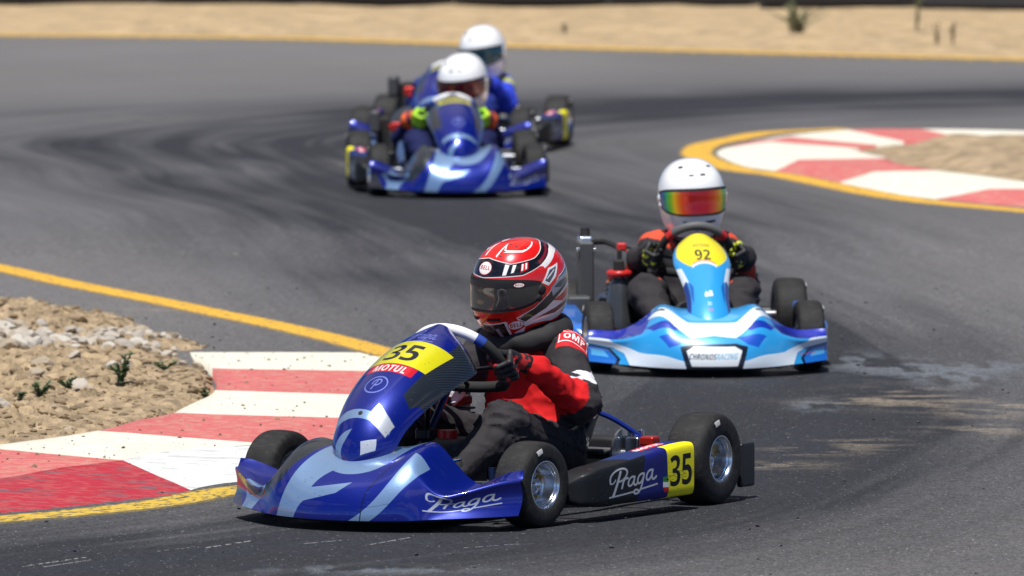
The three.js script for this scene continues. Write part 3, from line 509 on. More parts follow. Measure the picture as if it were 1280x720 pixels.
const panelSky = canvasTex(1024, 1024, (c, w, h) => {
  c.fillStyle = '#2f9fe2'; c.fillRect(0, 0, w, h);
  curve(c, '#f3e21c', 'M90 0 L 934 0 L 920 200 C 800 320 720 340 700 350 C 600 300 420 300 324 350 C 300 340 224 320 104 200 Z');
  curve(c, '#e7ecef', 'M324 335 C 430 285 600 285 700 335 L 700 365 C 600 318 430 318 324 365 Z'); curve(c, '#d23a2a', 'M345 322 C 430 280 600 280 680 322 L 680 334 C 600 290 430 290 345 334 Z');
  wide(c, '92', 512, 235, 150, '#20210f', 1.35); wide(c, 'ROTRAX', 512, 132, 48, '#8a7b18', 1.3);
  for (const s of [1, -1]) { c.save(); c.translate(512, 0); c.scale(s, 1); curve(c, '#e2edf6', 'M512 300 L 380 330 L 330 500 L 400 470 L 512 520 Z'); curve(c, '#123a8c', 'M512 500 L 380 470 C 330 620 350 800 420 1024 L 512 1024 Z'); curve(c, '#1660b8', 'M330 480 L 260 560 L 300 760 L 340 640 Z'); c.restore(); }
  c.fillStyle = '#e9f2f8'; poly(c, '#e9f2f8', [[440, 660], [470, 625], [500, 655], [530, 622], [575, 620], [590, 680], [440, 690]]); wide(c, 'RR', 512, 770, 60, '#b8d8ee', 1); wide(c, 'MINI', 518, 838, 40, '#c96a86', 1);
});
const podSky = canvasTex(512, 256, (c, w, h) => { c.fillStyle = '#1d6fce'; c.fillRect(0, 0, w, h); poly(c, '#e6eef5', [[80, 80], [300, 120], [420, 256], [200, 256]]); poly(c, '#f3e21c', [[390, 70], [512, 70], [512, 256], [395, 256]]); wide(c, '92', 452, 165, 110, '#15151a', 0.85); });
const gloss = (map, flake = 0.42) => phys({ map, roughness: 0.33, metalness: flake, clearcoat: 1, clearcoatRoughness: 0.05, side: THREE.DoubleSide });

const scuffed = (map) => phys({ map, roughness: 0.55, specularIntensity: 0.5, clearcoat: 0.08, clearcoatRoughness: 0.2, side: THREE.DoubleSide });
// front spoiler: profile for every station across, from bottom lip (v 0) over the front face to the rear edge (v 1)
function noseGeo(w0, w1, rise, valley) {
  return shell(96, 40, (u, v) => {
    const z = lerp(0.49, -0.49, u), a = Math.abs(z) / 0.49, q = v, b = sst(w1, w0, a);
    const xf = 0.92 - 0.25 * Math.pow(a, 2.1), lip = 0.034 + 0.012 * a * a;
    // bulge: cubic from the lip up to the panel
    const B = (t, p) => { const s = 1 - t; return s * s * s * p[0] + 3 * s * s * t * p[1] + 3 * s * t * t * p[2] + t * t * t * p[3]; };
    const bx = B(q, [xf, xf + 0.008, xf - 0.06, 0.655]), by = B(q, [lip, 0.105, 0.212, 0.232 - 0.06 * a * a]) + 0.028 * Math.exp(-Math.pow((a - 0.40) / 0.13, 2)) * Math.sin(q * Math.PI * 0.62);
    // wing: leaning front face to a crease, then the dished top
    const tip = sst(0.42, 1, a), yc = valley + rise * Math.pow(tip, 1.7), xr = lerp(0.60, 0.625, a), k = 0.56;
    let wx, wy;
    if (q < k) { const t = q / k; wx = xf - 0.004 - 0.034 * Math.sin(t * Math.PI) * 0.55 - 0.012 * t; wy = lerp(lip, yc, t); }
    else { const t = (q - k) / (1 - k); wx = lerp(xf - 0.016, xr - 0.035 * (1 - tip), t); wy = yc + (0.016 + 0.01 * tip) * t - 0.012 * Math.sin(t * Math.PI); }
    return [lerp(wx, bx, b), lerp(wy, by, b), z];
  }, 0.004, true);
}
function panelGeo(wide_) {
  return shell(40, 48, (u, v) => { // v 0 bottom tip ... 1 top
    const B = (t, p) => { const s = 1 - t; return s * s * s * p[0] + 3 * s * s * t * p[1] + 3 * s * t * t * p[2] + t * t * t * p[3]; };
    const X = wide_ ? [0.80, 0.80, 0.62, 0.285] : [0.80, 0.74, 0.56, 0.30], Y = wide_ ? [0.192, 0.35, 0.48, 0.572] : [0.185, 0.30, 0.45, 0.572];
    const x = B(v, X), y = B(v, Y), e = 0.01, dx = B(Math.min(1, v + e), X) - B(Math.max(0, v - e), X), dy = B(Math.min(1, v + e), Y) - B(Math.max(0, v - e), Y), l = Math.hypot(dx, dy), nx = dy / l, ny = -dx / l;
    const cap = Math.sqrt(clamp(1 - Math.pow(1 - clamp(v / 0.2), 2))), capT = wide_ ? Math.pow(clamp(1 - Math.pow(clamp((v - 0.86) / 0.14), 3) * 0.55), 1) : Math.sqrt(clamp(1 - Math.pow(clamp((v - 0.72) / 0.28), 3) * 0.72));
    const w = wide_ ? lerp(0.108, 0.155, sst(0.15, 0.85, v)) * (0.25 + 0.75 * cap) * capT : (0.102 - 0.024 * Math.sin(clamp(v / 0.75) * Math.PI) + 0.016 * v) * (0.2 + 0.8 * cap) * capT;
    const d = wide_ ? lerp(0.06, 0.125, v) * (0.3 + 0.7 * cap) : 0.05 * (0.4 + 0.6 * cap), A = 1.32, f = lerp(-A, A, u), drop = d * (1 - Math.cos(f)) / (1 - Math.cos(A));
    return [x - (nx < 0 ? -nx : nx) * drop, y - Math.abs(ny) * drop, -w * Math.sin(f) / Math.sin(A)];
  }, 0.004, true);
}
function podGeo() { // side pod on the kart's left (z negative side handled by mirroring); u along, v round the section
  const L0 = 0.345, L1 = -0.275;
  const g = grid(40, 28, (u, v) => {
    const x = lerp(L0, L1, u), e = Math.sqrt(clamp(1 - Math.pow(1 - clamp(u / 0.16), 2))), hi = lerp(0.16, 0.206, sst(0, 1, u)), lo = 0.045;
    const hh = (hi - lo) / 2 * (0.45 + 0.55 * e), cy = (hi + lo) / 2 - 0.01 * (1 - e), ww = 0.052 * (0.5 + 0.5 * e), cz = 0.492 - 0.04 * (1 - e) + 0.018 * u;
    // section: starts at the inner top edge, goes over the top, down the outer face, under
    const t = -0.15 * Math.PI + v * 1.9 * Math.PI, a = Math.PI * 0.75 - t, n = 0.28, cx = Math.cos(a), sy = Math.sin(a);
    return [x, cy + hh * Math.sign(sy) * Math.pow(Math.abs(sy), n), cz + ww * Math.sign(cx) * Math.pow(Math.abs(cx), n)];
  }, (q, u, v) => { const hi = lerp(0.16, 0.206, sst(0, 1, u)); const outer = q[2] > 0.5; return [u, outer ? clamp((q[1] - 0.045) / (hi - 0.045)) * 0.72 : q[1] > 0.1 ? 0.74 + 0.26 * clamp((0.56 - q[2]) / 0.11) : 0.02]; });
  // rear cap
  const caps = []; for (const j of [0, 40]) { const P = g.attributes.position, sh = []; let cy = 0, cz = 0; for (let v = 0; v <= 28; v++) { const i = v * 41 + j; sh.push([P.getX(i), P.getY(i), P.getZ(i)]); cy += P.getY(i) / 29; cz += P.getZ(i) / 29; } caps.push(grid(28, 1, (u, v) => { const q = sh[Math.round(u * 28)]; return v ? [q[0], cy, cz] : q; }, () => [0.02, 0.02])); }
  return merge([g, ...caps]);
}
function seatGeo() {
  const c = new THREE.CatmullRomCurve3([V3(-0.02, 0.155, 0), V3(-0.12, 0.075, 0), V3(-0.28, 0.05, 0), V3(-0.42, 0.10, 0), V3(-0.48, 0.22, 0), V3(-0.50, 0.33, 0)]);
  return shell(32, 36, (u, v) => {
    const p = c.getPoint(v), t = c.getTangent(v), n = V3(-t.y, t.x, 0); if (n.y < 0 && v < 0.3) n.negate(); const nn = V3(t.y, -t.x, 0).negate();
    const f = lerp(-1, 1, u), w = lerp(0.15, 0.165, v) * (v > 0.85 ? 1 - 0.25 * Math.pow((v - 0.85) / 0.15, 2) : 1), side = Math.pow(Math.abs(f), 4) * (0.09 + 0.10 * Math.sin(clamp(v * 1.15) * Math.PI));
    const up = V3(-t.y, t.x, 0).multiplyScalar(t.x < 0 && t.y <= 0.2 ? -1 : -1);
    return [p.x + up.x * side, p.y + up.y * side, f * w];
  }, 0.006);
}
function lathe(pts, seg = 48) { return new THREE.LatheGeometry(pts.map(([r, y]) => new THREE.Vector2(r, y)), seg); }
// wheels: axis along z, outer face towards -z after placement by side
function tyreGeo(R, w) {
  const h = w / 2, ri = 0.066; const pts = [[ri, -h * 0.82], [ri + 0.012, -h * 0.97], [R * 0.72, -h], [R * 0.86, -h * 0.97], [R * 0.945, -h * 0.86], [R * 0.985, -h * 0.66], [R, -h * 0.35], [R * 1.003, 0], [R, h * 0.35], [R * 0.985, h * 0.66], [R * 0.945, h * 0.86], [R * 0.86, h * 0.97], [R * 0.72, h], [ri + 0.012, h * 0.97], [ri, h * 0.82]];
  const c = new THREE.SplineCurve(pts.map((p) => new THREE.Vector2(...p))); const g = new THREE.LatheGeometry(c.getPoints(48), 64); g.rotateX(Math.PI / 2); return g;
}
function rimGeo(w) {
  const h = w / 2 * 0.84; const g = lathe([[0.03, -h * 0.1 + 0.004], [0.05, -h * 0.1 + 0.004], [0.0575, -h * 0.15], [0.0585, -h * 0.8], [0.0625, -h * 0.92], [0.071, -h * 0.95], [0.0735, -h * 1.02], [0.0725, -h * 1.1], [0.067, -h * 1.1], [0.062, -h * 0.85], [0.0625, h * 0.9], [0.073, h * 1.0], [0.073, h * 1.06], [0.066, h * 1.04], [0.056, h * 0.8], [0.055, -h * 0.02], [0.03, -h * 0.02]], 56);
  g.rotateX(Math.PI / 2); return g;
}
const tF = tyreGeo(0.128, 0.112), tR = tyreGeo(0.14, 0.135), rF = rimGeo(0.112), rR = rimGeo(0.135);
const hubG = (() => { const g = merge([lathe([[0.0, -0.03], [0.012, -0.03], [0.016, -0.02], [0.018, 0.0], [0.03, 0.003], [0.032, 0.02], [0, 0.02]], 24)]); g.rotateX(Math.PI / 2); return g; })();
const boltG = (() => { const g = new THREE.CylinderGeometry(0.006, 0.006, 0.018, 6); g.rotateX(Math.PI / 2); return g; })();
function stickerGeo(R, w, a0) { const zf = -w / 2 - 0.0015; return shell(8, 2, (u, v) => { const a = a0 + (u - 0.5) * 0.24, r = R * lerp(0.775, 0.885, v); return [Math.cos(a) * r, Math.sin(a) * r, zf + (v > 0.7 ? 0.002 : 0)]; }, 0.002, true); }
const stF = stickerGeo(0.128, 0.112, 1.2), stR = stickerGeo(0.14, 0.135, 1.25);
function wheel(kart, x, z, rear, steer, left, spin) {
  const g = group('wheel', kart), R = rear ? 0.14 : 0.128; g.position.set(x, R - 0.002, z); g.rotation.y = steer + (left ? 0 : Math.PI);
  const t = mesh('tyre', rear ? tR : tF, M.rubber, g), rim = mesh('rim', rear ? rR : rF, M.alu, g); mesh('hub', hubG, rear ? M.steel : M.alu, g);
  for (let k = 0; k < 3; k++) { const b = mesh('bolt', boltG, k ? M.gold : M.matteBlack, g), a = spin + k * 2.094; b.position.set(0.036 * Math.cos(a), 0.036 * Math.sin(a), -0.012); }
  mesh('sticker', rear ? stR : stF, M.sticker, g);
  return g;
}
const WC = V3(0.165, 0.447, 0), WA = 40 * Math.PI / 180, WN = V3(-Math.cos(WA), Math.sin(WA), 0), WU = V3(Math.sin(WA), Math.cos(WA), 0), WR = 0.148;
// point of the steering wheel rim, angle 0 at the kart's left (z-), 90 deg at the top; the lower part is flat
function rimPoint(a) { const c = Math.cos(a), s = Math.sin(a), k = s < -0.55 ? -0.55 - (s + 0.55) * -0.18 : s; return WC.clone().addScaledVector(V3(0, 0, -1), WR * c * (s < -0.55 ? 1.0 : 1)).addScaledVector(WU, WR * k); }
function rimArc(a0, a1, r, n = 28) { const p = []; for (let i = 0; i <= n; i++) p.push(rimPoint(lerp(a0, a1, i / n))); return new THREE.TubeGeometry(new THREE.CatmullRomCurve3(p), n * 2, r, 12, false); }
function steeringWheel(kart, top, band) {
  const g = group('steering_wheel', kart), D = Math.PI / 180;
  mesh('rim_top', rimArc(48 * D, 132 * D, 0.0165), top, g);
  mesh('rim_band', rimArc(38 * D, 49 * D, 0.0172, 6), band, g); mesh('rim_band', rimArc(131 * D, 142 * D, 0.0172, 6), band, g);
  mesh('grip', rimArc(-90 * D, 39 * D, 0.0168), M.grip, g); mesh('grip', rimArc(141 * D, 270 * D, 0.0168), M.grip, g);
  const hub = WC.clone().addScaledVector(WN, -0.035);
  for (const a of [0, 180, 270]) mesh('spoke', rodGeo(rimPoint(a * D).toArray(), hub.toArray(), 0.007), M.frameDark, g);
  const h = new THREE.CylinderGeometry(0.035, 0.03, 0.025, 20); h.applyQuaternion(new THREE.Quaternion().setFromUnitVectors(V3(0, 1, 0), WN)); h.translate(hub.x, hub.y, hub.z); mesh('hub', h, M.matteBlack, g);
  mesh('column', rodGeo(hub.toArray(), [0.47, 0.12, 0], 0.011), M.frameBlue, g);
  return g;
}
const GEO = { nose: noseGeo(0.42, 0.68, 0.055, 0.095), noseFull: noseGeo(0.36, 0.86, 0.012, 0.118), panelWide: panelGeo(true), panelSlim: panelGeo(false), pod: podGeo(), seat: seatGeo() };
GEO.podL = GEO.pod.clone(); GEO.podL.scale(1, 1, -1); { const flip = (g) => { const P = g.attributes; for (const k of ['position', 'normal', 'uv']) { const a = P[k], n = a.itemSize; for (let i = 0; i < a.count; i += 3) for (let c = 0; c < n; c++) { const t = a.array[(i + 1) * n + c]; a.array[(i + 1) * n + c] = a.array[(i + 2) * n + c]; a.array[(i + 2) * n + c] = t; } } }; flip(GEO.podL); }
function engine(kart, style) {
  const e = group('engine', kart);
  mesh('crankcase', boxAt(0.17, 0.12, 0.13, -0.24, 0.13, 0.27, 0.02, 3), M.frameDark, e);
  for (let k = 0; k < 6; k++) mesh('cooling_fin', boxAt(0.12, 0.007, 0.12, -0.23, 0.20 + k * 0.016, 0.27, 0.003), M.greyPlastic, e);
  mesh('cylinder_head', boxAt(0.11, 0.03, 0.11, -0.23, 0.305, 0.27, 0.01), M.redAno, e);
  if (style === 'airbox') {
    mesh('air_box', boxAt(0.13, 0.285, 0.066, -0.33, 0.285, 0.41, 0.01, 3), M.greyPlastic, e); mesh('air_box_lid', boxAt(0.10, 0.045, 0.058, -0.33, 0.425, 0.41, 0.01, 3), M.alu, e);
    mesh('intake_cap', (() => { const g = new THREE.CylinderGeometry(0.019, 0.022, 0.03, 16); g.translate(-0.33, 0.462, 0.41); return g; })(), M.matteBlack, e);
    mesh('battery_box', boxAt(0.14, 0.16, 0.1, -0.22, 0.15, 0.45, 0.01), M.greyPlastic, e);
    for (const s of [-1, 1]) mesh('clip', boxAt(0.02, 0.014, 0.014, -0.262, 0.40, 0.41 + s * 0.036, 0.004), M.alu, e);
    mesh('intake_hose', tubeGeo([[-0.32, 0.425, 0.38], [-0.26, 0.428, 0.33], [-0.1, 0.42, 0.3], [0.01, 0.415, 0.3]], 0.011), M.matteBlack, e); mesh('ignition_lead', tubeGeo([[0.0, 0.42, 0.295], [0.03, 0.42, 0.25], [0.0, 0.36, 0.24], [-0.1, 0.32, 0.25]], 0.005), M.matteBlack, e); mesh('spark_cap', boxAt(0.03, 0.03, 0.04, 0.01, 0.425, 0.29, 0.008), M.red, e);
    mesh('cable', tubeGeo([[0.01, 0.42, 0.285], [0.03, 0.38, 0.24], [0.0, 0.33, 0.27]], 0.004), M.red, e);
    const can = lathe([[0, 0], [0.068, 0], [0.07, 0.012], [0.064, 0.05], [0.05, 0.11], [0.042, 0.155], [0.030, 0.175], [0.026, 0.19], [0, 0.19]], 32); can.scale(1.1, 1.05, 1); can.translate(0.06, 0.12, 0.305); mesh('intake_silencer', can, phys({ color: lin(0.04, 0.043, 0.046), roughness: 0.3, clearcoat: 0.6, clearcoatRoughness: 0.1 }), e);
    const ring = new THREE.TorusGeometry(0.042, 0.012, 10, 28); ring.rotateX(Math.PI / 2); ring.translate(0.06, 0.33, 0.305); mesh('clamp_ring', ring, M.red, e); mesh('carburettor', merge([boxAt(0.04, 0.07, 0.045, 0.04, 0.345, 0.305, 0.01), boxAt(0.02, 0.05, 0.02, 0.02, 0.39, 0.3, 0.006)]), M.matteBlack, e);
    mesh('bracket', boxAt(0.06, 0.014, 0.14, 0.1, 0.112, 0.305, 0.004), M.alu, e); mesh('clamp', boxAt(0.03, 0.03, 0.06, 0.13, 0.1, 0.305, 0.008), M.red, e); mesh('fuel_line', tubeGeo([[-0.2, 0.28, 0.33], [-0.18, 0.3, 0.3], [-0.15, 0.25, 0.3], [-0.1, 0.28, 0.28]], 0.004), M.orange, e);
  } else {
    const can = lathe([[0, 0], [0.055, 0], [0.056, 0.012], [0.045, 0.06], [0.034, 0.12], [0.022, 0.16], [0.02, 0.175], [0, 0.175]], 28); can.translate(-0.06, 0.11, 0.25); mesh('exhaust_can', can, M.alu, e);
    mesh('clamp_ring', (() => { const g = new THREE.TorusGeometry(0.03, 0.011, 8, 20); g.rotateX(Math.PI / 2); g.translate(-0.06, 0.29, 0.25); return g; })(), M.red, e);
    mesh('carburettor', boxAt(0.05, 0.05, 0.08, -0.1, 0.31, 0.28, 0.012), M.redAno, e); mesh('air_box', boxAt(0.15, 0.16, 0.075, -0.36, 0.27, 0.345, 0.014, 3), M.matteBlack, e); mesh('air_box_lid', boxAt(0.08, 0.12, 0.06, -0.24, 0.33, 0.4, 0.02, 3), M.greyPlastic, e);
  }
  mesh('exhaust', tubeGeo([[-0.30, 0.2, 0.3], [-0.42, 0.2, 0.32], [-0.5, 0.19, 0.25], [-0.56, 0.18, 0.1]], 0.028), M.steel, e);
  return e;
}
function kart(name, label, o) {
  const k = thing(name, label, 'go-kart');
  mesh('nose_spoiler', o.slim ? GEO.noseFull : GEO.nose, o.nose, k); const low = (o.low ?? 0), pk = 1 - (o.panelLow ?? low) / 0.38, pn = mesh('front_panel', o.slim ? GEO.panelSlim : GEO.panelWide, o.panel, k); pn.scale.y = pk; pn.position.y = 0.19 * (1 - pk);
  mesh('side_pod', GEO.podL, o.pod, k); mesh('side_pod', GEO.pod, o.pod, k);
  // black bumper bar under the nose
  mesh('front_bumper', tubeGeo([[0.62, 0.06, 0.42], [0.74, 0.05, 0.36], [0.85, 0.042, 0.2], [0.895, 0.04, 0], [0.85, 0.042, -0.2], [0.74, 0.05, -0.36], [0.62, 0.06, -0.42]], 0.016, 40), M.matteBlack, k);
  mesh('floor_tray', merge([boxAt(0.85, 0.006, 0.46, 0.36, 0.038, 0, 0.002), boxAt(0.04, 0.05, 0.3, 0.77, 0.06, 0, 0.01)]), M.frameDark, k);
  for (const s of [-1, 1]) {
    mesh('frame_rail', tubeGeo([[0.74, 0.055, 0.14 * s], [0.52, 0.06, 0.22 * s], [0.30, 0.055, 0.3 * s], [-0.05, 0.055, 0.33 * s], [-0.3, 0.06, 0.31 * s], [-0.62, 0.075, 0.3 * s]], 0.015, 40), M.frameBlue, k);
    mesh('nose_support', tubeGeo([[0.5, 0.075, 0.22 * s], [0.6, 0.13, 0.2 * s], [0.66, 0.17, 0.12 * s]], 0.009, 12), M.chrome, k);
    mesh('stub_axle', rodGeo([0.49, 0.125, 0.3 * s], [0.49, 0.126, 0.44 * s], 0.012), M.steel, k); mesh('king_pin', rodGeo([0.49, 0.06, 0.305 * s], [0.49, 0.17, 0.3 * s], 0.011), M.frameBlue, k);
    mesh('tie_rod', rodGeo([0.45, 0.11, 0.02 * s], [0.42, 0.12, 0.31 * s], 0.006), M.steel, k);
    mesh('pedal', tubeGeo([[0.50, 0.05, 0.15 * s], [0.53, 0.13, 0.15 * s], [0.56, 0.205, 0.15 * s], [0.555, 0.212, 0.1 * s]], 0.007, 16), M.chrome, k);
    mesh('pod_bar', tubeGeo([[0.2, 0.055, 0.31 * s], [0.2, 0.08, 0.45 * s], [0.0, 0.1, 0.46 * s], [-0.2, 0.08, 0.45 * s], [-0.22, 0.06, 0.31 * s]], 0.01, 30), M.frameDark, k);
    mesh('seat_stay', tubeGeo([[-0.385, 0.285, 0.13 * s], [-0.44, 0.25, 0.19 * s], [-0.5, 0.19, 0.255 * s], [-0.51, 0.13, 0.29 * s]], 0.008, 14), M.blueAno, k);
    mesh('bearing_carrier', merge([boxAt(0.07, 0.1, 0.03, -0.49, 0.13, 0.31 * s, 0.012), boxAt(0.05, 0.03, 0.05, -0.47, 0.185, 0.3 * s, 0.008)]), M.redAno, k);
    mesh('caliper', merge([boxAt(0.06, 0.05, 0.05, -0.50, 0.17, 0.235 * s, 0.008), boxAt(0.016, 0.03, 0.016, -0.485, 0.2, 0.225 * s, 0.003), boxAt(0.016, 0.03, 0.016, -0.515, 0.2, 0.245 * s, 0.003)]), M.steel, k);
  }
  mesh('cross_tube', rodGeo([0.49, 0.06, -0.24], [0.49, 0.06, 0.24], 0.014), M.frameBlue, k);
  for (const y of [0.10, 0.155]) mesh('kingpin_spacer', boxAt(0.03, 0.018, 0.03, 0.335, y, -0.40, 0.006), M.red, k);
  mesh('rear_axle', rodGeo([-0.49, 0.138, -0.5], [-0.49, 0.138, 0.5], 0.02, 16), M.steel, k);
  mesh('brake_disc', (() => { const g = new THREE.CylinderGeometry(0.085, 0.085, 0.008, 32); g.rotateX(Math.PI / 2); g.translate(-0.49, 0.138, -0.2); return g; })(), M.steel, k);
  const tank = mesh('fuel_tank', boxAt(0.2, 0.19, 0.17, 0.22, 0.135, 0, 0.04, 4), o.tank ?? M.greyPlastic, k); mesh('tank_cap', (() => { const g = new THREE.CylinderGeometry(0.03, 0.03, 0.025, 18); g.translate(0.24, 0.242, 0); return g; })(), M.red, tank);
  const rb = mesh('rear_bumper', (() => { const pts = [], n = 40; for (let i = 0; i <= n; i++) pts.push(lerp(-0.55, 0.55, i / n)); return merge([shell(40, 12, (u, v) => { const z = lerp(-0.5, 0.5, u), hump = 0.02 * Math.exp(-Math.pow(z / 0.14, 2)), a = v * 2 * Math.PI, lo = 0.06, hi = 0.155 + hump; return [-0.695 - 0.02 * Math.cos(z * 2.6) + 0.028 * Math.sign(Math.cos(a)) * Math.pow(Math.abs(Math.cos(a)), 0.5), (lo + hi) / 2 + (hi - lo) / 2 * Math.sign(Math.sin(a)) * Math.pow(Math.abs(Math.sin(a)), 0.5), z]; }, 0.003), boxAt(0.085, 0.135, 0.022, -0.705, 0.105, -0.505, 0.008), boxAt(0.085, 0.135, 0.022, -0.705, 0.105, 0.505, 0.008)]); })(), M.blackPlastic, k);
  for (const s of [-1, 1]) mesh('bumper_stay', rodGeo([-0.6, 0.075, 0.3 * s], [-0.69, 0.1, 0.28 * s], 0.012), M.frameDark, k);
  mesh('seat', GEO.seat, M.seat, k);
  steeringWheel(k, o.wheelTop ?? M.white, o.band ?? M.blueBand).position.y = -low;
  mesh('panel_bracket', merge([rodGeo([0.36, 0.25, 0], [0.44, 0.36, 0.05], 0.008), rodGeo([0.36, 0.25, 0], [0.44, 0.36, -0.05], 0.008), boxAt(0.05, 0.04, 0.05, 0.37, 0.25, 0, 0.01)]), M.frameDark, k);
  mesh('panel_bolt', (() => { const g = lathe([[0, 0.006], [0.007, 0.006], [0.008, 0.003], [0.016, 0.002], [0.017, -0.004], [0, -0.004]], 20); g.rotateZ(-0.95); g.translate(o.slim ? 0.712 : 0.744, o.slim ? 0.285 : 0.335, 0); return g; })(), M.matteBlack, pn);
  mesh('brake_lever', tubeGeo([[0.50, 0.04, -0.06], [0.55, 0.16, -0.075], [0.50, 0.19, -0.2]], 0.006, 16), M.chrome, k);
  wheel(k, 0.49, -0.435, false, o.steer, true, 0.4); wheel(k, 0.49, 0.435, false, o.steer, false, 1.0); wheel(k, -0.49, -0.475, true, 0, true, 0.9); wheel(k, -0.49, 0.475, true, 0, false, 0.2);
  engine(k, o.engine ?? 'can');
  return k;
}
const place = (o, x, z, deg) => { o.position.set(x, 0, z); o.rotation.y = -(90 + deg) * Math.PI / 180; };
const mNose = gloss(nosePraga), POSE = { a: [-0.074, -28.96, 30], b: [0.66, -35.47, -4.5], c: [-0.316, -47.94, -4.5], d: [-0.29, -52.3, 9] };
const k1 = kart('racing_kart', 'dark blue racing kart with yellow plate 35 on its black side pod', { nose: mNose, panel: gloss(panelPraga('35')), pod: scuffed(podPraga('35')), steer: -0.1 });
const k2 = kart('racing_kart', 'sky blue and white racing kart with yellow plate 92', { nose: gloss(noseSky, 0.1), panel: gloss(panelSky, 0.1), pod: gloss(podSky, 0.1), slim: true, low: 0.045, panelLow: 0.085, engine: 'airbox', steer: 0.04, band: M.red, wheelTop: std(lin(0.1, 0.1, 0.105), 0.6) });
const m3 = gloss(panelPraga('', true)), p3 = scuffed(podPraga(''));
const k3 = kart('racing_kart', 'blue racing kart with a thin yellow strip on its front panel, driven by neon gloves', { nose: mNose, panel: m3, pod: p3, steer: 0.05, low: 0.08 });
const k4 = kart('racing_kart', 'blue racing kart mostly hidden behind another blue kart, its yellow rear pod end showing', { nose: mNose, panel: m3, pod: p3, steer: -0.05, low: 0.08 });
[[k1, 'a'], [k2, 'b'], [k3, 'c'], [k4, 'd']].forEach(([k, p]) => place(k, ...POSE[p]));
k2.scale.z = 0.885; k3.scale.z = 0.885; // narrower chassis

// ---------------------------------------------------------------- drivers
// surface nets: one smooth closed mesh round a distance field
function surfaceNets(sdf, lo, hi, cell) {
  const n = [0, 1, 2].map((k) => Math.ceil((hi[k] - lo[k]) / cell) + 1), [nx, ny, nz] = n, F = new Float32Array(nx * ny * nz), id = new Int32Array(nx * ny * nz).fill(-1);
  for (let k = 0, q = 0; k < nz; k++) for (let j = 0; j < ny; j++) for (let i = 0; i < nx; i++, q++) F[q] = sdf(lo[0] + i * cell, lo[1] + j * cell, lo[2] + k * cell);
  const at = (i, j, k) => i + nx * (j + ny * k), P = [], I = [];
  const E = [[0, 1], [2, 3], [4, 5], [6, 7], [0, 2], [1, 3], [4, 6], [5, 7], [0, 4], [1, 5], [2, 6], [3, 7]], C = [[0, 0, 0], [1, 0, 0], [0, 1, 0], [1, 1, 0], [0, 0, 1], [1, 0, 1], [0, 1, 1], [1, 1, 1]];
  for (let k = 0; k < nz - 1; k++) for (let j = 0; j < ny - 1; j++) for (let i = 0; i < nx - 1; i++) {
    const v = C.map((c) => F[at(i + c[0], j + c[1], k + c[2])]); let neg = 0; for (const q of v) if (q < 0) neg++;
    if (!neg || neg === 8) continue;
    let x = 0, y = 0, z = 0, m = 0;
    for (const [a, b] of E) if ((v[a] < 0) !== (v[b] < 0)) { const t = v[a] / (v[a] - v[b]); x += lerp(C[a][0], C[b][0], t); y += lerp(C[a][1], C[b][1], t); z += lerp(C[a][2], C[b][2], t); m++; }
    id[at(i, j, k)] = P.length / 3; P.push(lo[0] + (i + x / m) * cell, lo[1] + (j + y / m) * cell, lo[2] + (k + z / m) * cell);
  }
  const quad = (a, b, c, d, f) => { if (a < 0 || b < 0 || c < 0 || d < 0) return; f ? I.push(a, b, c, a, c, d) : I.push(a, c, b, a, d, c); };
  for (let k = 1; k < nz - 1; k++) for (let j = 1; j < ny - 1; j++) for (let i = 1; i < nx - 1; i++) {
    const s = F[at(i, j, k)] < 0;
    if (s !== F[at(i + 1, j, k)] < 0) quad(id[at(i, j - 1, k - 1)], id[at(i, j, k - 1)], id[at(i, j, k)], id[at(i, j - 1, k)], s);
    if (s !== F[at(i, j + 1, k)] < 0) quad(id[at(i - 1, j, k - 1)], id[at(i - 1, j, k)], id[at(i, j, k)], id[at(i, j, k - 1)], s);
    if (s !== F[at(i, j, k + 1)] < 0) quad(id[at(i - 1, j - 1, k)], id[at(i, j - 1, k)], id[at(i, j, k)], id[at(i - 1, j, k)], s);
  }
  const g = new THREE.BufferGeometry(); g.setAttribute('position', new THREE.Float32BufferAttribute(P, 3)); g.setIndex(I); g.computeVertexNormals();
  return g;
}
function bone(a, b, ra, rb, part, tag) { const d = [b[0] - a[0], b[1] - a[1], b[2] - a[2]]; return { a, b, d, ra, rb, l2: d[0] * d[0] + d[1] * d[1] + d[2] * d[2] || 1e-9, part, tag }; }
function boneDist(B, x, y, z) { const px = x - B.a[0], py = y - B.a[1], pz = z - B.a[2]; const t = clamp((px * B.d[0] + py * B.d[1] + pz * B.d[2]) / B.l2); B.t = t; const qx = px - t * B.d[0], qy = py - t * B.d[1], qz = pz - t * B.d[2]; return Math.sqrt(qx * qx + qy * qy + qz * qz) - (B.ra + (B.rb - B.ra) * t); }
function blend(bones, k, extra) {
  return (x, y, z) => { let d = 1e3; for (const B of bones) { const e = boneDist(B, x, y, z); if (e > d + k) continue; const h = clamp(0.5 + 0.5 * (d - e) / k); d = d + (e - d) * h - k * h * (1 - h); } return extra && d < 0.05 ? d + extra(x, y, z) : d; };
}
const mirror = (s, p) => [p[0], p[1], p[2] * s];
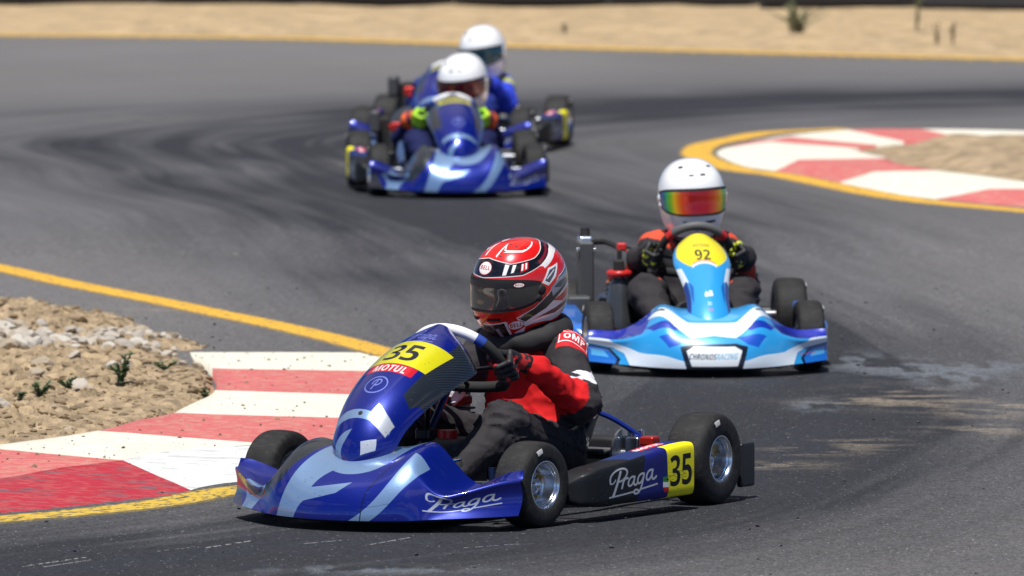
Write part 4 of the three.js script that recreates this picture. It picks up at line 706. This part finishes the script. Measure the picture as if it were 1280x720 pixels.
// hands close round the rim of the steering wheel: built once for the left grip, in kart coordinates
function handBones(s) {
  const o = rimPoint(s < 0 ? -0.06 : Math.PI + 0.06), T = WU.clone(), Bk = WN.clone(), out = V3(0, 0, s); // along the rim, towards the driver, outwards
  const ring = (a, r, along) => { const c = Math.cos(a), n = Math.sin(a); return o.clone().addScaledVector(T, along).addScaledVector(out, r * c).addScaledVector(Bk, r * n).toArray(); };
  const D = Math.PI / 180, L = [], w = [0.0088, 0.0092, 0.009, 0.008];
  // angle 0 = outside of the rim, 90 = driver's side; fingers go over the outside and round the far side
  [0.031, 0.0105, -0.0105, -0.030].forEach((al, i) => {
    const k = ring(62 * D, 0.040, al * 0.95), p1 = ring(-8 * D, 0.036, al * 1.02), p2 = ring(-82 * D, 0.0285, al), p3 = ring((-150 - 6 * (i === 1)) * D, 0.0265, al * 0.95);
    L.push(bone(k, p1, w[i] * 1.12, w[i] * 1.03, 'finger'), bone(p1, p2, w[i] * 1.03, w[i] * 0.95, 'finger'), bone(p2, p3, w[i] * 0.95, w[i] * 0.82, 'finger'));
  });
  const wrist = o.clone().add(V3(-0.074, 0.012, 0)).addScaledVector(out, 0.03).toArray(); // behind the grip
  for (const al of [0.028, 0.0, -0.026]) L.push(bone(ring(64 * D, 0.041, al), wrist, 0.0135, 0.019, 'palm'));
  const t0 = ring(100 * D, 0.047, 0.014), t1 = ring(128 * D, 0.037, 0.036), t2 = ring(178 * D, 0.030, 0.046), t3 = ring(222 * D, 0.026, 0.05);
  L.push(bone(t0, t1, 0.0135, 0.0115, 'thumb'), bone(t1, t2, 0.0115, 0.0098, 'thumb'), bone(t2, t3, 0.0098, 0.0085, 'thumb'));
  const cuffDir = V3(-0.62, -0.3, s * 0.3).normalize(), c2 = V3(...wrist).addScaledVector(cuffDir, 0.05).toArray();
  L.push(bone(wrist, c2, 0.0215, 0.0275, 'cuff'));
  return { L, wrist, c2 };
}
const gloveGeo = {}, HANDS = {};
for (const s of [-1, 1]) {
  const H = HANDS[s] = handBones(s), b = H.L.flatMap((q) => [q.a, q.b]), lo = [0, 1, 2].map((k) => Math.min(...b.map((p) => p[k])) - 0.04), hi = [0, 1, 2].map((k) => Math.max(...b.map((p) => p[k])) + 0.04);
  const fingers = H.L.filter((q) => q.part === 'finger' || q.part === 'thumb'), rest = H.L.filter((q) => q.part === 'palm' || q.part === 'cuff'), fr = blend(rest, 0.02), chains = [0, 1, 2, 3, 4].map((i) => blend(fingers.slice(3 * i, 3 * i + 3), 0.004));
  gloveGeo[s] = surfaceNets((x, y, z) => { let d = fr(x, y, z); for (const f of chains) { const e = f(x, y, z), k = 0.005, h = clamp(0.5 + 0.5 * (d - e) / k); d = d + (e - d) * h - k * h * (1 - h); } return d + 0.0012 * (n3(x * 160, y * 160, z * 160) - 0.5); }, lo, hi, 0.003);
}
function paintGeo(g, bones, fn) {
  const P = g.attributes.position, N = g.attributes.normal, c = new Float32Array(P.count * 3);
  for (let i = 0; i < P.count; i++) { const x = P.getX(i), y = P.getY(i), z = P.getZ(i); let best = 1e9, B = null, t = 0; for (const q of bones) { const e = boneDist(q, x, y, z); if (e < best) { best = e; B = q; t = q.t; } } const o = fn(B, t, x, y, z, N.getX(i), N.getY(i), N.getZ(i)), k = 0.86 + 0.28 * n3(x * 38, y * 38, z * 38); c[3 * i] = o[0] * k; c[3 * i + 1] = o[1] * k; c[3 * i + 2] = o[2] * k; }
  g.setAttribute('color', new THREE.BufferAttribute(c, 3)); return g;
}
const clothTex = (() => { const b = bumpTex.clone(); b.repeat.set(3, 3); b.needsUpdate = true; return b; })();
const clothMat = phys({ vertexColors: true, roughness: 0.82, specularIntensity: 0.35, side: THREE.DoubleSide });
const gloveMat = std(0xffffff, 0.6, 0, { vertexColors: true });

// helmet: direction on a sphere -> surface point, local x forward, y up, z right
function helmetPoint(th, el, grow = 0) {
  const ce = Math.cos(el), d = [ce * Math.cos(th), Math.sin(el), ce * Math.sin(th)];
  let rx = d[0] > 0 ? 0.148 : 0.158, ry = d[1] > 0 ? 0.140 : 0.185, rz = 0.122;
  const n = 2.25, r = 1 / Math.pow(Math.pow(Math.abs(d[0]) / rx, n) + Math.pow(Math.abs(d[1]) / ry, n) + Math.pow(Math.abs(d[2]) / rz, n), 1 / n);
  let p = [d[0] * r, d[1] * r, d[2] * r];
  // chin bar pushes forward and narrows, nape tucks in
  const low = sst(0.0, -0.10, p[1]), fr = clamp(d[0]);
  p[0] += 0.022 * low * fr; p[2] *= 1 - 0.10 * low * fr; if (d[0] < 0) p[0] *= 1 - 0.10 * sst(-0.05, -0.14, p[1]);
  p[1] = Math.max(p[1], -0.152 - 0.022 * fr);
  const ln = Math.hypot(...p); return p.map((v) => v * (1 + grow / ln));
}
function helmetShell() { return grid(128, 80, (u, v) => helmetPoint(lerp(Math.PI, -Math.PI, u), lerp(-1.45, Math.PI / 2 - 0.001, v)), (q, u, v) => [u, v]); }
const EL = (y) => y; // visor band in elevation
function visorShell(a, e0, e1, grow, th, nu = 48, nv = 12) { return shell(nu, nv, (u, v) => { const t = lerp(-a, a, u), q = Math.abs(t) / a, lo = lerp(e0, lerp(e0, e1, 0.28), Math.pow(q, 5)), hi = lerp(e1, lerp(e1, e0, 0.12), Math.pow(q, 5)); return helmetPoint(t, lerp(lo, hi, v), grow); }, th); }
const HG = { shell: helmetShell(), visor: visorShell(1.33, -0.35, 0.20, 0.005, 0.002), gasket: visorShell(1.40, -0.41, 0.27, 0.002, 0.004), strip: visorShell(1.30, 0.09, 0.20, 0.0066, 0.001, 48, 4) };
// canvas helpers for the helmet: angle round (0 front, + = right, - = left of the head) and elevation in degrees
const helmetTex = (draw) => canvasTex(2048, 1024, (c, w, h) => { const X = (t) => (t / 360 + 0.5) * w, e0 = -1.45 * 57.2958, Y = (e) => (1 - (e - e0) / (90 - e0)) * h; draw(c, X, Y, w, h); });
function bell(c, x, y, r, sq) { c.fillStyle = '#f4f2ee'; c.strokeStyle = '#b41a22'; c.lineWidth = r * 0.08; c.beginPath(); c.ellipse(x, y, r, r * sq, 0, 0, 7); c.fill(); c.stroke(); wide(c, 'BELL', x, y - r * 0.02, r * 0.62, '#b41a22', 1.15); }
const redHelmet = helmetTex((c, X, Y, w, h) => {
  c.fillStyle = '#d8180f'; c.fillRect(0, 0, w, h);
  for (const s of [-1, 1]) {
    const P = (l) => l.map(([t, e]) => [X(t * s), Y(e)]), band = (col, l) => poly(c, col, P(l));
    // black forehead band with white blocks, sweeping back over the crown
    band('#f2e9e6', [[0, 15.5], [0, 41], [39, 35], [80, 43.6], [122, 60.5], [180, 68.5], [180, 40], [130, 40], [98, 29], [86, 31], [55, 20]]);
    band('#141317', [[0, 16.5], [0, 40], [38, 34], [80, 42.5], [122, 59], [180, 67], [180, 56], [126, 48], [86, 32], [55, 21]]);
    band('#f4f4f2', [[28, 20], [33, 20.5], [37, 33], [31, 34]]); band('#f4f4f2', [[39, 23], [43, 24], [47, 34], [42, 33.5]]); band('#d8180f', [[52, 24], [64, 28], [66, 38], [54, 35]]); band('#f4f4f2', [[53, 26], [56, 27], [58, 35.5], [55, 35]]); band('#f4f4f2', [[59, 28], [62, 29], [64, 37], [61, 36.5]]);
    band('#7a1c28', [[84, 38], [130, 56], [180, 62], [180, 59], [130, 52], [86, 34]]); band('#e9e9ec', [[92, 30], [130, 43], [180, 48], [180, 44], [130, 39], [94, 27]]);
    // white lightning over the crown
    band('#f7efec', [[14, 42], [20, 62], [23, 50], [60, 52], [110, 68], [110, 70], [60, 55], [26, 54], [19, 70], [11, 44]]);
    // flank: black and white streaks rising from the chin to the back
    band('#f1eeee', [[48, -33], [72, -24.8], [96, -8.8], [118, 11.4], [150, 21.5], [180, 26], [180, -30], [150, -32], [112, -40], [60, -46]]);
    band('#17151a', [[50, -34], [72, -26], [96, -10], [118, 10], [150, 20], [180, 24], [180, 8], [150, 4], [122, -10], [92, -28], [60, -40]]);
    band('#8e93a6', [[100, -2], [116, 8], [140, 14], [140, 4], [120, -6], [104, -14]]); band('#3b4152', [[106, -2], [118, 4], [136, 8], [136, 3], [120, -4]]);
    band('#d8180f', [[104, -20], [125, -12], [150, -2], [180, 2], [180, -8], [150, -12], [126, -22]]); band('#6b1d2a', [[70, -40], [110, -30], [150, -16], [180, -12], [180, -18], [150, -22], [112, -36]]); band('#cfd3dc', [[60, -45], [110, -38], [150, -26], [180, -22], [180, -32], [150, -34], [110, -45]]); band('#14141a', [[60, -50], [110, -46], [180, -36], [180, -52], [110, -56]]); band('#d8180f', [[112, -44], [140, -38], [150, -46], [120, -52]]);
    band('#f4f2f2', [[84, 8], [100, 26], [124, 28], [112, 12], [96, 2]]); band('#4a4e5e', [[90, 10], [102, 23], [118, 25], [108, 14], [98, 6]]); c.strokeStyle = '#f2f2f2'; c.lineWidth = 9; c.beginPath(); P([[94, 12], [108, 20], [98, 15], [112, 22]]).forEach(([x, y], i) => (i ? c.lineTo(x, y) : c.moveTo(x, y))); c.stroke();
    // chin
    band('#2a1014', [[0, -40], [34, -37], [38, -60], [0, -66]]); band('#f4ecec', [[32, -36], [36, -36], [40, -52], [60, -46], [58, -52], [42, -62], [36, -62]]); band('#d8180f', [[36, -38], [40, -38], [43, -55], [39, -56]]); band('#8f97a8', [[16, -44], [22, -43], [24, -58], [17, -60]]);
    band('#f4ecec', [[0, -38.4], [34, -35.4], [34, -37], [0, -40]]);
    bell(c, X(47 * s), Y(-42), 62, 0.5);
    c.fillStyle = '#1c0b0d'; for (const [t, e] of [[24, 52], [30, 66], [48, 62], [20, 44], [70, 58]]) { c.beginPath(); c.ellipse(X(t * s), Y(e), 7 / Math.cos(e / 57.3), 7, 0, 0, 7); c.fill(); }
  }
  bell(c, X(0), Y(27.5), 66, 0.72);
  poly(c, '#f3eded', [[X(-50), Y(74)], [X(-20), Y(70)], [X(-26), Y(80)], [X(-60), Y(82)]]); poly(c, '#26315c', [[X(-90), Y(80)], [X(-40), Y(82)], [X(-60), Y(87)], [X(-110), Y(85)]]);
});
const whiteHelmet = (marks) => helmetTex((c, X, Y, w, h) => { c.fillStyle = '#f3f3f3'; c.fillRect(0, 0, w, h); if (marks) { c.fillStyle = '#5a5f66'; for (const [t, e, l] of [[-12, 44, 14], [-3, 47, 10], [8, 44, 12], [-26, 52, 7], [24, 54, 7]]) c.fillRect(X(t), Y(e), l, 9); c.fillStyle = '#777c84'; c.fillRect(X(-9), Y(-44), 40, 7); c.fillRect(X(4), Y(-44), 40, 7); } else { c.fillStyle = '#2a2d36'; c.fillRect(X(-9), Y(46), 18, 30); } });
const helmetMat = (map) => phys({ map, roughness: 0.25, clearcoat: 1, clearcoatRoughness: 0.04, side: THREE.DoubleSide });
function helmet(person, pos, yaw, pitch, roll, o) {
  const h = group('helmet', person); h.position.set(...pos); h.rotation.order = 'YZX'; h.rotation.set(roll, yaw, pitch);
  mesh('shell', HG.shell, o.shell, h); mesh('gasket', HG.gasket, M.matteBlack, h); mesh('visor', HG.visor, o.visor, h);
  if (o.strip) { mesh('visor_strip', HG.strip, M.blackPlastic, h); const t = mesh('visor_logo', shell(10, 6, (u, v) => { const a = -0.86 - (u - 0.5) * 0.26, e = 0.145 + (v - 0.5) * 0.10; return helmetPoint(a, e, 0.0085); }, 0.0008), std(0xffffff, 0.4, 0, { map: canvasTex(256, 128, (c, w, q) => { c.fillStyle = '#111'; c.fillRect(0, 0, w, q); bell(c, 128, 64, 112, 0.5); }) }), h); }
  for (const s of [-1, 1]) {
    for (const [a, e, r, n] of [[1.42, -0.02, 0.016, 'pivot_screw'], [1.34, -0.2, 0.012, 'pivot_screw']]) { const p = helmetPoint(a * s, e, 0.004), g = lathe([[0, 0.006], [r * 0.6, 0.006], [r, 0.002], [r * 1.1, -0.006], [0, -0.006]], 18); g.applyQuaternion(new THREE.Quaternion().setFromUnitVectors(V3(0, 1, 0), V3(p[0] * 0.2, 0, p[2]).normalize())); g.translate(...p); mesh(n, g, o.screw ?? M.matteBlack, h); }
  }
  if (o.vents) for (const s of [-1, 1]) { mesh('brow_vent', shell(6, 3, (u, v) => helmetPoint(s * lerp(0.1, 0.26, u), lerp(0.60, 0.655, v), 0.0015), 0.0015), M.greyPlastic, h); mesh('crown_vent', shell(6, 3, (u, v) => helmetPoint(s * lerp(0.5, 0.7, u), lerp(0.86, 0.93, v), 0.0015), 0.0015), M.greyPlastic, h); }
  if (o.tab) mesh('visor_edge_strip', shell(4, 10, (u, v) => helmetPoint(lerp(0.96, 1.04, u), lerp(-0.335, 0.185, v), 0.0062), 0.0008), M.blackPlastic, h);
  // chin vents, chin spoiler rim and base trim
  for (const s of [-1, 1]) mesh('chin_vent', shell(8, 3, (u, v) => helmetPoint(s * lerp(0.16, 0.5, u), lerp(-0.585, -0.535, v), 0.0022), 0.002), M.matteBlack, h);
  mesh('base_trim', tubeGeo([...Array(28)].map((_, i) => { const p = helmetPoint(i / 28 * 6.2832, -1.02, 0.0); return [p[0] * 0.98, p[1], p[2] * 0.98]; }), 0.006, 80, 8, true), M.matteBlack, h);
  if (o.spoiler) mesh('rear_spoiler', shell(24, 6, (u, v) => { const t = Math.PI + lerp(-0.9, 0.9, u); return helmetPoint(t, lerp(-0.1, 0.25, v), 0.004 + 0.008 * Math.sin(v * Math.PI)); }, 0.004), o.shell, h);
  return h;
}
function driver(label, o) {
  const p = thing('person', label, 'person');
  const lz = o.lean, N = [o.neck[0], o.neck[1], o.neck[2]], hipz = 0, B = [], q = o.size ?? 1;
  const P = [-0.29, 0.15, 0], Cx = [lerp(P[0], N[0], 0.55) - 0.035, lerp(P[1], N[1], 0.55), N[2] * 0.6];
  for (const s of [-1, 1]) {
    const S = [N[0] + 0.015, N[1] - 0.03 + (o.drop ?? 0) * s, N[2] + s * 0.135 * q], El = o.elbow[s], low = o.low ?? 0, H = { c2: HANDS[s].c2.map((v, i) => (i === 1 ? v - low : v)), wrist: HANDS[s].wrist.map((v, i) => (i === 1 ? v - low : v)) };
    B.push(bone([P[0], P[1], 0.05 * s], [Cx[0], Cx[1], Cx[2] + 0.055 * s], 0.105 * q, 0.105 * q, 'torso', s), bone([Cx[0], Cx[1], Cx[2] + 0.055 * s], [S[0] - 0.01, S[1] - 0.035, lerp(N[2], S[2], 0.62)], 0.103 * q, 0.07 * q, 'torso', s));
    B.push(bone(S, El, 0.061 * q, 0.054 * q, 'upper_arm', s), bone(El, H.c2, 0.049 * q, 0.034, 'forearm', s), bone(H.c2, H.wrist, 0.034, 0.02, 'forearm', s));
    const hip = [P[0] + 0.03, P[1] - 0.005, 0.085 * s], K = o.knee[s], A = [0.42, 0.125, 0.12 * s];
    B.push(bone(hip, K, 0.092 * q, 0.068 * q, 'thigh', s), bone(K, A, 0.066 * q, 0.043 * q, 'shin', s), bone(S, [N[0], N[1] + 0.012, N[2] + 0.02 * s], 0.056 * q, 0.05 * q, 'shoulder', s));
  }
  B.push(bone([N[0], N[1] - 0.02, N[2]], [lerp(N[0], o.head[0], 0.5), lerp(N[1], o.head[1], 0.5), lerp(N[2], o.head[2], 0.5)], 0.066, 0.06, 'neck'));
  const joints = [o.elbow[-1], o.elbow[1], o.knee[-1], o.knee[1]], f = blend(B, 0.035, (x, y, z) => {
    let e = 1e9; for (const j of joints) e = Math.min(e, Math.hypot(x - j[0], y - j[1], z - j[2]));
    const k = 0.45 + 1.1 * Math.exp(-Math.pow(e / 0.09, 2));
    const wx = n3(x * 11, y * 11, z * 11) * 0.12; // folds: ridged noise, stretched
    const r = 1 - Math.abs(2 * n3(x * 17 + wx * 30, y * 30 + wx * 20, z * 17 + 5) - 1);
    const r2 = 1 - Math.abs(2 * n3(x * 34 + 7, y * 52 + wx * 40, z * 34) - 1); return -0.015 * k * (r * r - 0.35) - 0.005 * k * (Math.pow(r2, 4) - 0.2) - 0.004 * (n3(x * 48, y * 48, z * 48) - 0.5);
  });
  const all = B.flatMap((b) => [b.a, b.b]), lo = [0, 1, 2].map((k) => Math.min(...all.map((a) => a[k])) - 0.13), hi = [0, 1, 2].map((k) => Math.max(...all.map((a) => a[k])) + 0.13);
  const g = paintGeo(surfaceNets(f, lo, hi, o.cell), B, o.paint);
  const body = mesh('racing_suit', g, clothMat, p);
  for (const s of [-1, 1]) {
    mesh('glove', paintGeo(gloveGeo[s].clone(), HANDS[s].L, o.glove), gloveMat, p).position.y = -(o.low ?? 0);
    const sh = [bone([0.42, 0.105, 0.12 * s], [0.555, 0.125, 0.125 * s], 0.036, 0.026, 'shoe'), bone([0.42, 0.1, 0.12 * s], [0.41, 0.15, 0.12 * s], 0.038, 0.042, 'shoe'), bone([0.43, 0.075, 0.12 * s], [0.56, 0.10, 0.125 * s], 0.022, 0.02, 'shoe')];
    mesh('shoe', surfaceNets(blend(sh, 0.02), [0.34, 0.03, 0.12 * s - 0.07], [0.61, 0.22, 0.12 * s + 0.07], 0.008), o.shoe ?? M.matteBlack, p);
  }
  if (o.collar) { const c = o.collar; const ring = []; for (let i = 0; i < 20; i++) { const a = i / 20 * 6.2832; ring.push([c.pos[0] + 0.105 * Math.cos(a) * (Math.cos(a) > 0 ? 0.95 : 1.1), c.pos[1] + 0.05 * -Math.cos(a) * 0.55 + 0.03 * Math.sin(a) * (c.roll ?? 0), c.pos[2] + 0.112 * Math.sin(a)]); }
    const bs = ring.map((r, i) => bone(r, ring[(i + 1) % 20], 0.031, 0.031, 'collar')); mesh('neck_collar', surfaceNets(blend(bs, 0.02, (x, y, z) => -0.006 * (n3(x * 25, y * 40, z * 25) - 0.5)), [0, 1, 2].map((k) => Math.min(...ring.map((r) => r[k])) - 0.06), [0, 1, 2].map((k) => Math.max(...ring.map((r) => r[k])) + 0.06), 0.006), M.matteBlack, p); }
  helmet(p, o.head, o.yaw, o.pitch, o.roll ?? 0, o.helmet);
  return { p, body };
}
const CH = [0.034, 0.031, 0.034], RED = [0.62, 0.014, 0.016], WH = [0.72, 0.72, 0.76], BK = [0.013, 0.013, 0.015];
const ELB = (l, r) => ({ [-1]: l, [1]: r });
const d1 = driver('person in red and black racing suit and red helmet steering the kart numbered 35', {
  lean: 0.03, neck: [-0.30, 0.49, 0.03], head: [-0.255, 0.668, 0.036], yaw: -0.34, pitch: -0.12, roll: -0.06, cell: 0.0065,
  elbow: ELB([-0.13, 0.322, -0.248], [-0.10, 0.31, 0.26]), knee: ELB([0.17, 0.265, -0.155], [0.17, 0.27, 0.155]),
  collar: { pos: [-0.285, 0.512, 0.035], roll: -0.3 },
  helmet: { shell: helmetMat(redHelmet), visor: phys({ color: lin(0.045, 0.044, 0.045), roughness: 0.05, metalness: 0.3, clearcoat: 1, clearcoatRoughness: 0.02, side: THREE.DoubleSide }), strip: true },
  glove: (b, t, x, y, z, nx, ny, nz) => (b.part === 'cuff' ? (t > 0.3 && t < 0.6 ? BK : n3(x * 60, y * 60, z * 60) > 0.62 ? RED : BK) : n3(x * 55 + 3, y * 55, z * 55) > 0.64 ? [0.45, 0.02, 0.02] : BK),
  paint: (b, t, x, y, z, nx, ny, nz) => {
    if (b.part === 'thigh' || b.part === 'shin') { const seam = Math.abs(y - lerp(b.a[1], b.b[1], t) - 0.012) < 0.0035 && Math.abs(nz) > 0.6; return seam ? BK : CH; }
    if (b.part === 'upper_arm') { const e = Math.abs(((z < 0 ? -1 : 1) * nz)), w = t - 0.16 * nx; return w > 0.64 && w < 0.86 && nx < 0.55 ? WH : w > 1.0 && nx > 0.2 ? RED : CH; }
    if (b.part === 'forearm') return t < 0.1 && nx < -0.2 ? CH : RED;
    if (b.part === 'torso') return Math.abs(z - 0.02) < 0.135 && x > -0.35 && y > 0.2 ? RED : CH;
    if (b.part === 'shoulder') return CH;
    return BK;
  },
});
{ // printed epaulette on the left shoulder
  const map = canvasTex(256, 256, (c, w, h) => { c.fillStyle = '#c4141e'; c.fillRect(0, 0, w, h); c.fillStyle = '#f2eeee'; c.fillRect(0, 24, w, 16); c.fillRect(0, 56, w, 12); wide(c, 'OMP', 128, 152, 88, '#f4f0f0', 0.95); c.strokeStyle = '#f4f0f0'; c.lineWidth = 6; c.strokeRect(10, 98, 236, 108); });
  d1.body.updateMatrixWorld(true);
  const nrm = V3(0.25, 0.8, -0.5).normalize(), g = new DecalGeometry(d1.body, V3(-0.28, 0.50, -0.14), new THREE.Euler().setFromRotationMatrix(new THREE.Matrix4().lookAt(nrm, V3(0, 0, 0), V3(-0.8, 0.2, 0.5))), V3(0.10, 0.115, 0.10));
  mesh('shoulder_patch', g, std(0xffffff, 0.8, 0, { map, polygonOffset: true, polygonOffsetFactor: -4 }), d1.p);
}
const rainbow = phys({ map: canvasTex(512, 64, (c, w, h) => { const g = c.createLinearGradient(0, 0, w, 0); [[0, '#0a1a4a'], [0.07, '#1246a0'], [0.14, '#16a0a0'], [0.2, '#58b020'], [0.26, '#d8b010'], [0.34, '#d05a10'], [0.44, '#a81410'], [0.56, '#a01018'], [0.66, '#c84010'], [0.74, '#d8b010'], [0.8, '#58b020'], [0.87, '#16a0a0'], [0.93, '#1246a0'], [1, '#0a1a4a']].forEach(([t, k]) => g.addColorStop(t, k)); c.fillStyle = g; c.fillRect(0, 0, w, h); }), roughness: 0.2, metalness: 0.35, clearcoat: 0.5, clearcoatRoughness: 0.05, side: THREE.DoubleSide }); // rainbow of a thin-film reflection, painted into the visor colour
const d2 = driver('person in black suit with orange shoulders and white helmet with rainbow mirror visor', {
  lean: 0, neck: [-0.30, 0.43, -0.02], head: [-0.27, 0.60, -0.03], yaw: 0.10, pitch: -0.05, roll: 0.05, low: 0.045, cell: 0.010, size: 0.95,
  elbow: ELB([-0.12, 0.26, -0.215], [-0.12, 0.26, 0.20]), knee: ELB([0.14, 0.255, -0.17], [0.14, 0.26, 0.17]),
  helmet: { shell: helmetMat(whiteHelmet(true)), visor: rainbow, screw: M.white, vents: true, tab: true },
  glove: (b, t, x, y, z) => (n3(x * 45, y * 45, z * 45) > 0.68 ? [0.5, 0.55, 0.03] : BK),
  paint: (b, t, x, y, z, nx, ny) => (b.part === 'shoulder' && t < 0.55 ? [0.7, 0.085, 0.04] : b.part === 'upper_arm' && t < 0.06 ? [0.7, 0.085, 0.04] : b.part === 'forearm' && n3(x * 14, y * 14, z * 14 + 2) > 0.66 ? [0.5, 0.05, 0.03] : b.part === 'thigh' && Math.abs(Math.abs(z) - 0.13) < 0.006 ? [0.5, 0.07, 0.04] : [0.034, 0.031, 0.034]),
});
const d3 = driver('person in a dark blue suit and white helmet with lime and orange gloves', {
  lean: -0.05, neck: [-0.26, 0.37, -0.06], head: [-0.2, 0.535, -0.085], yaw: -0.30, pitch: -0.24, roll: 0.08, low: 0.08, cell: 0.012, size: 0.95,
  elbow: ELB([-0.10, 0.24, -0.23], [-0.10, 0.25, 0.22]), knee: ELB([0.14, 0.24, -0.16], [0.14, 0.24, 0.16]),
  helmet: { shell: helmetMat(whiteHelmet(false)), visor: phys({ color: lin(0.10, 0.012, 0.02), roughness: 0.1, metalness: 0.5, clearcoat: 1, side: THREE.DoubleSide }), screw: M.white, vents: true },
  glove: (b, t) => (b.part === 'cuff' ? [0.85, 0.14, 0.03] : b.part === 'palm' && t > 0.6 ? [0.85, 0.14, 0.03] : [0.42, 0.75, 0.03]),
  paint: (b, t, x, y, z, nx, ny) => (b.part === 'forearm' && t > 0.85 ? [0.85, 0.14, 0.03] : [0.012, 0.016, 0.07]),
});
const d4 = driver('person in a blue suit with a yellow shoulder patch and white helmet with teal visor', {
  lean: -0.1, neck: [-0.27, 0.37, -0.07], head: [-0.2, 0.53, -0.10], yaw: -0.12, pitch: -0.16, roll: 0.12, low: 0.08, cell: 0.012, size: 0.98,
  elbow: ELB([-0.10, 0.25, -0.25], [-0.12, 0.25, 0.25]), knee: ELB([0.14, 0.24, -0.16], [0.14, 0.24, 0.16]),
  helmet: { shell: helmetMat(whiteHelmet(false)), visor: phys({ color: lin(0.01, 0.06, 0.09), roughness: 0.1, metalness: 0.6, clearcoat: 1, side: THREE.DoubleSide }), screw: M.white, vents: true },
  glove: () => [0.02, 0.03, 0.12],
  paint: (b, t, x, y, z, nx, ny) => (b.part === 'upper_arm' && t < 0.32 && t > 0.08 ? [0.42, 0.44, 0.12] : b.tag === -1 && (b.part === 'upper_arm' || b.part === 'forearm') ? [0.03, 0.06, 0.55] : [0.02, 0.035, 0.22]),
});
[[d1, 'a'], [d2, 'b'], [d3, 'c'], [d4, 'd']].forEach(([d, p]) => place(d.p, ...POSE[p]));
renderer.render(scene, camera);
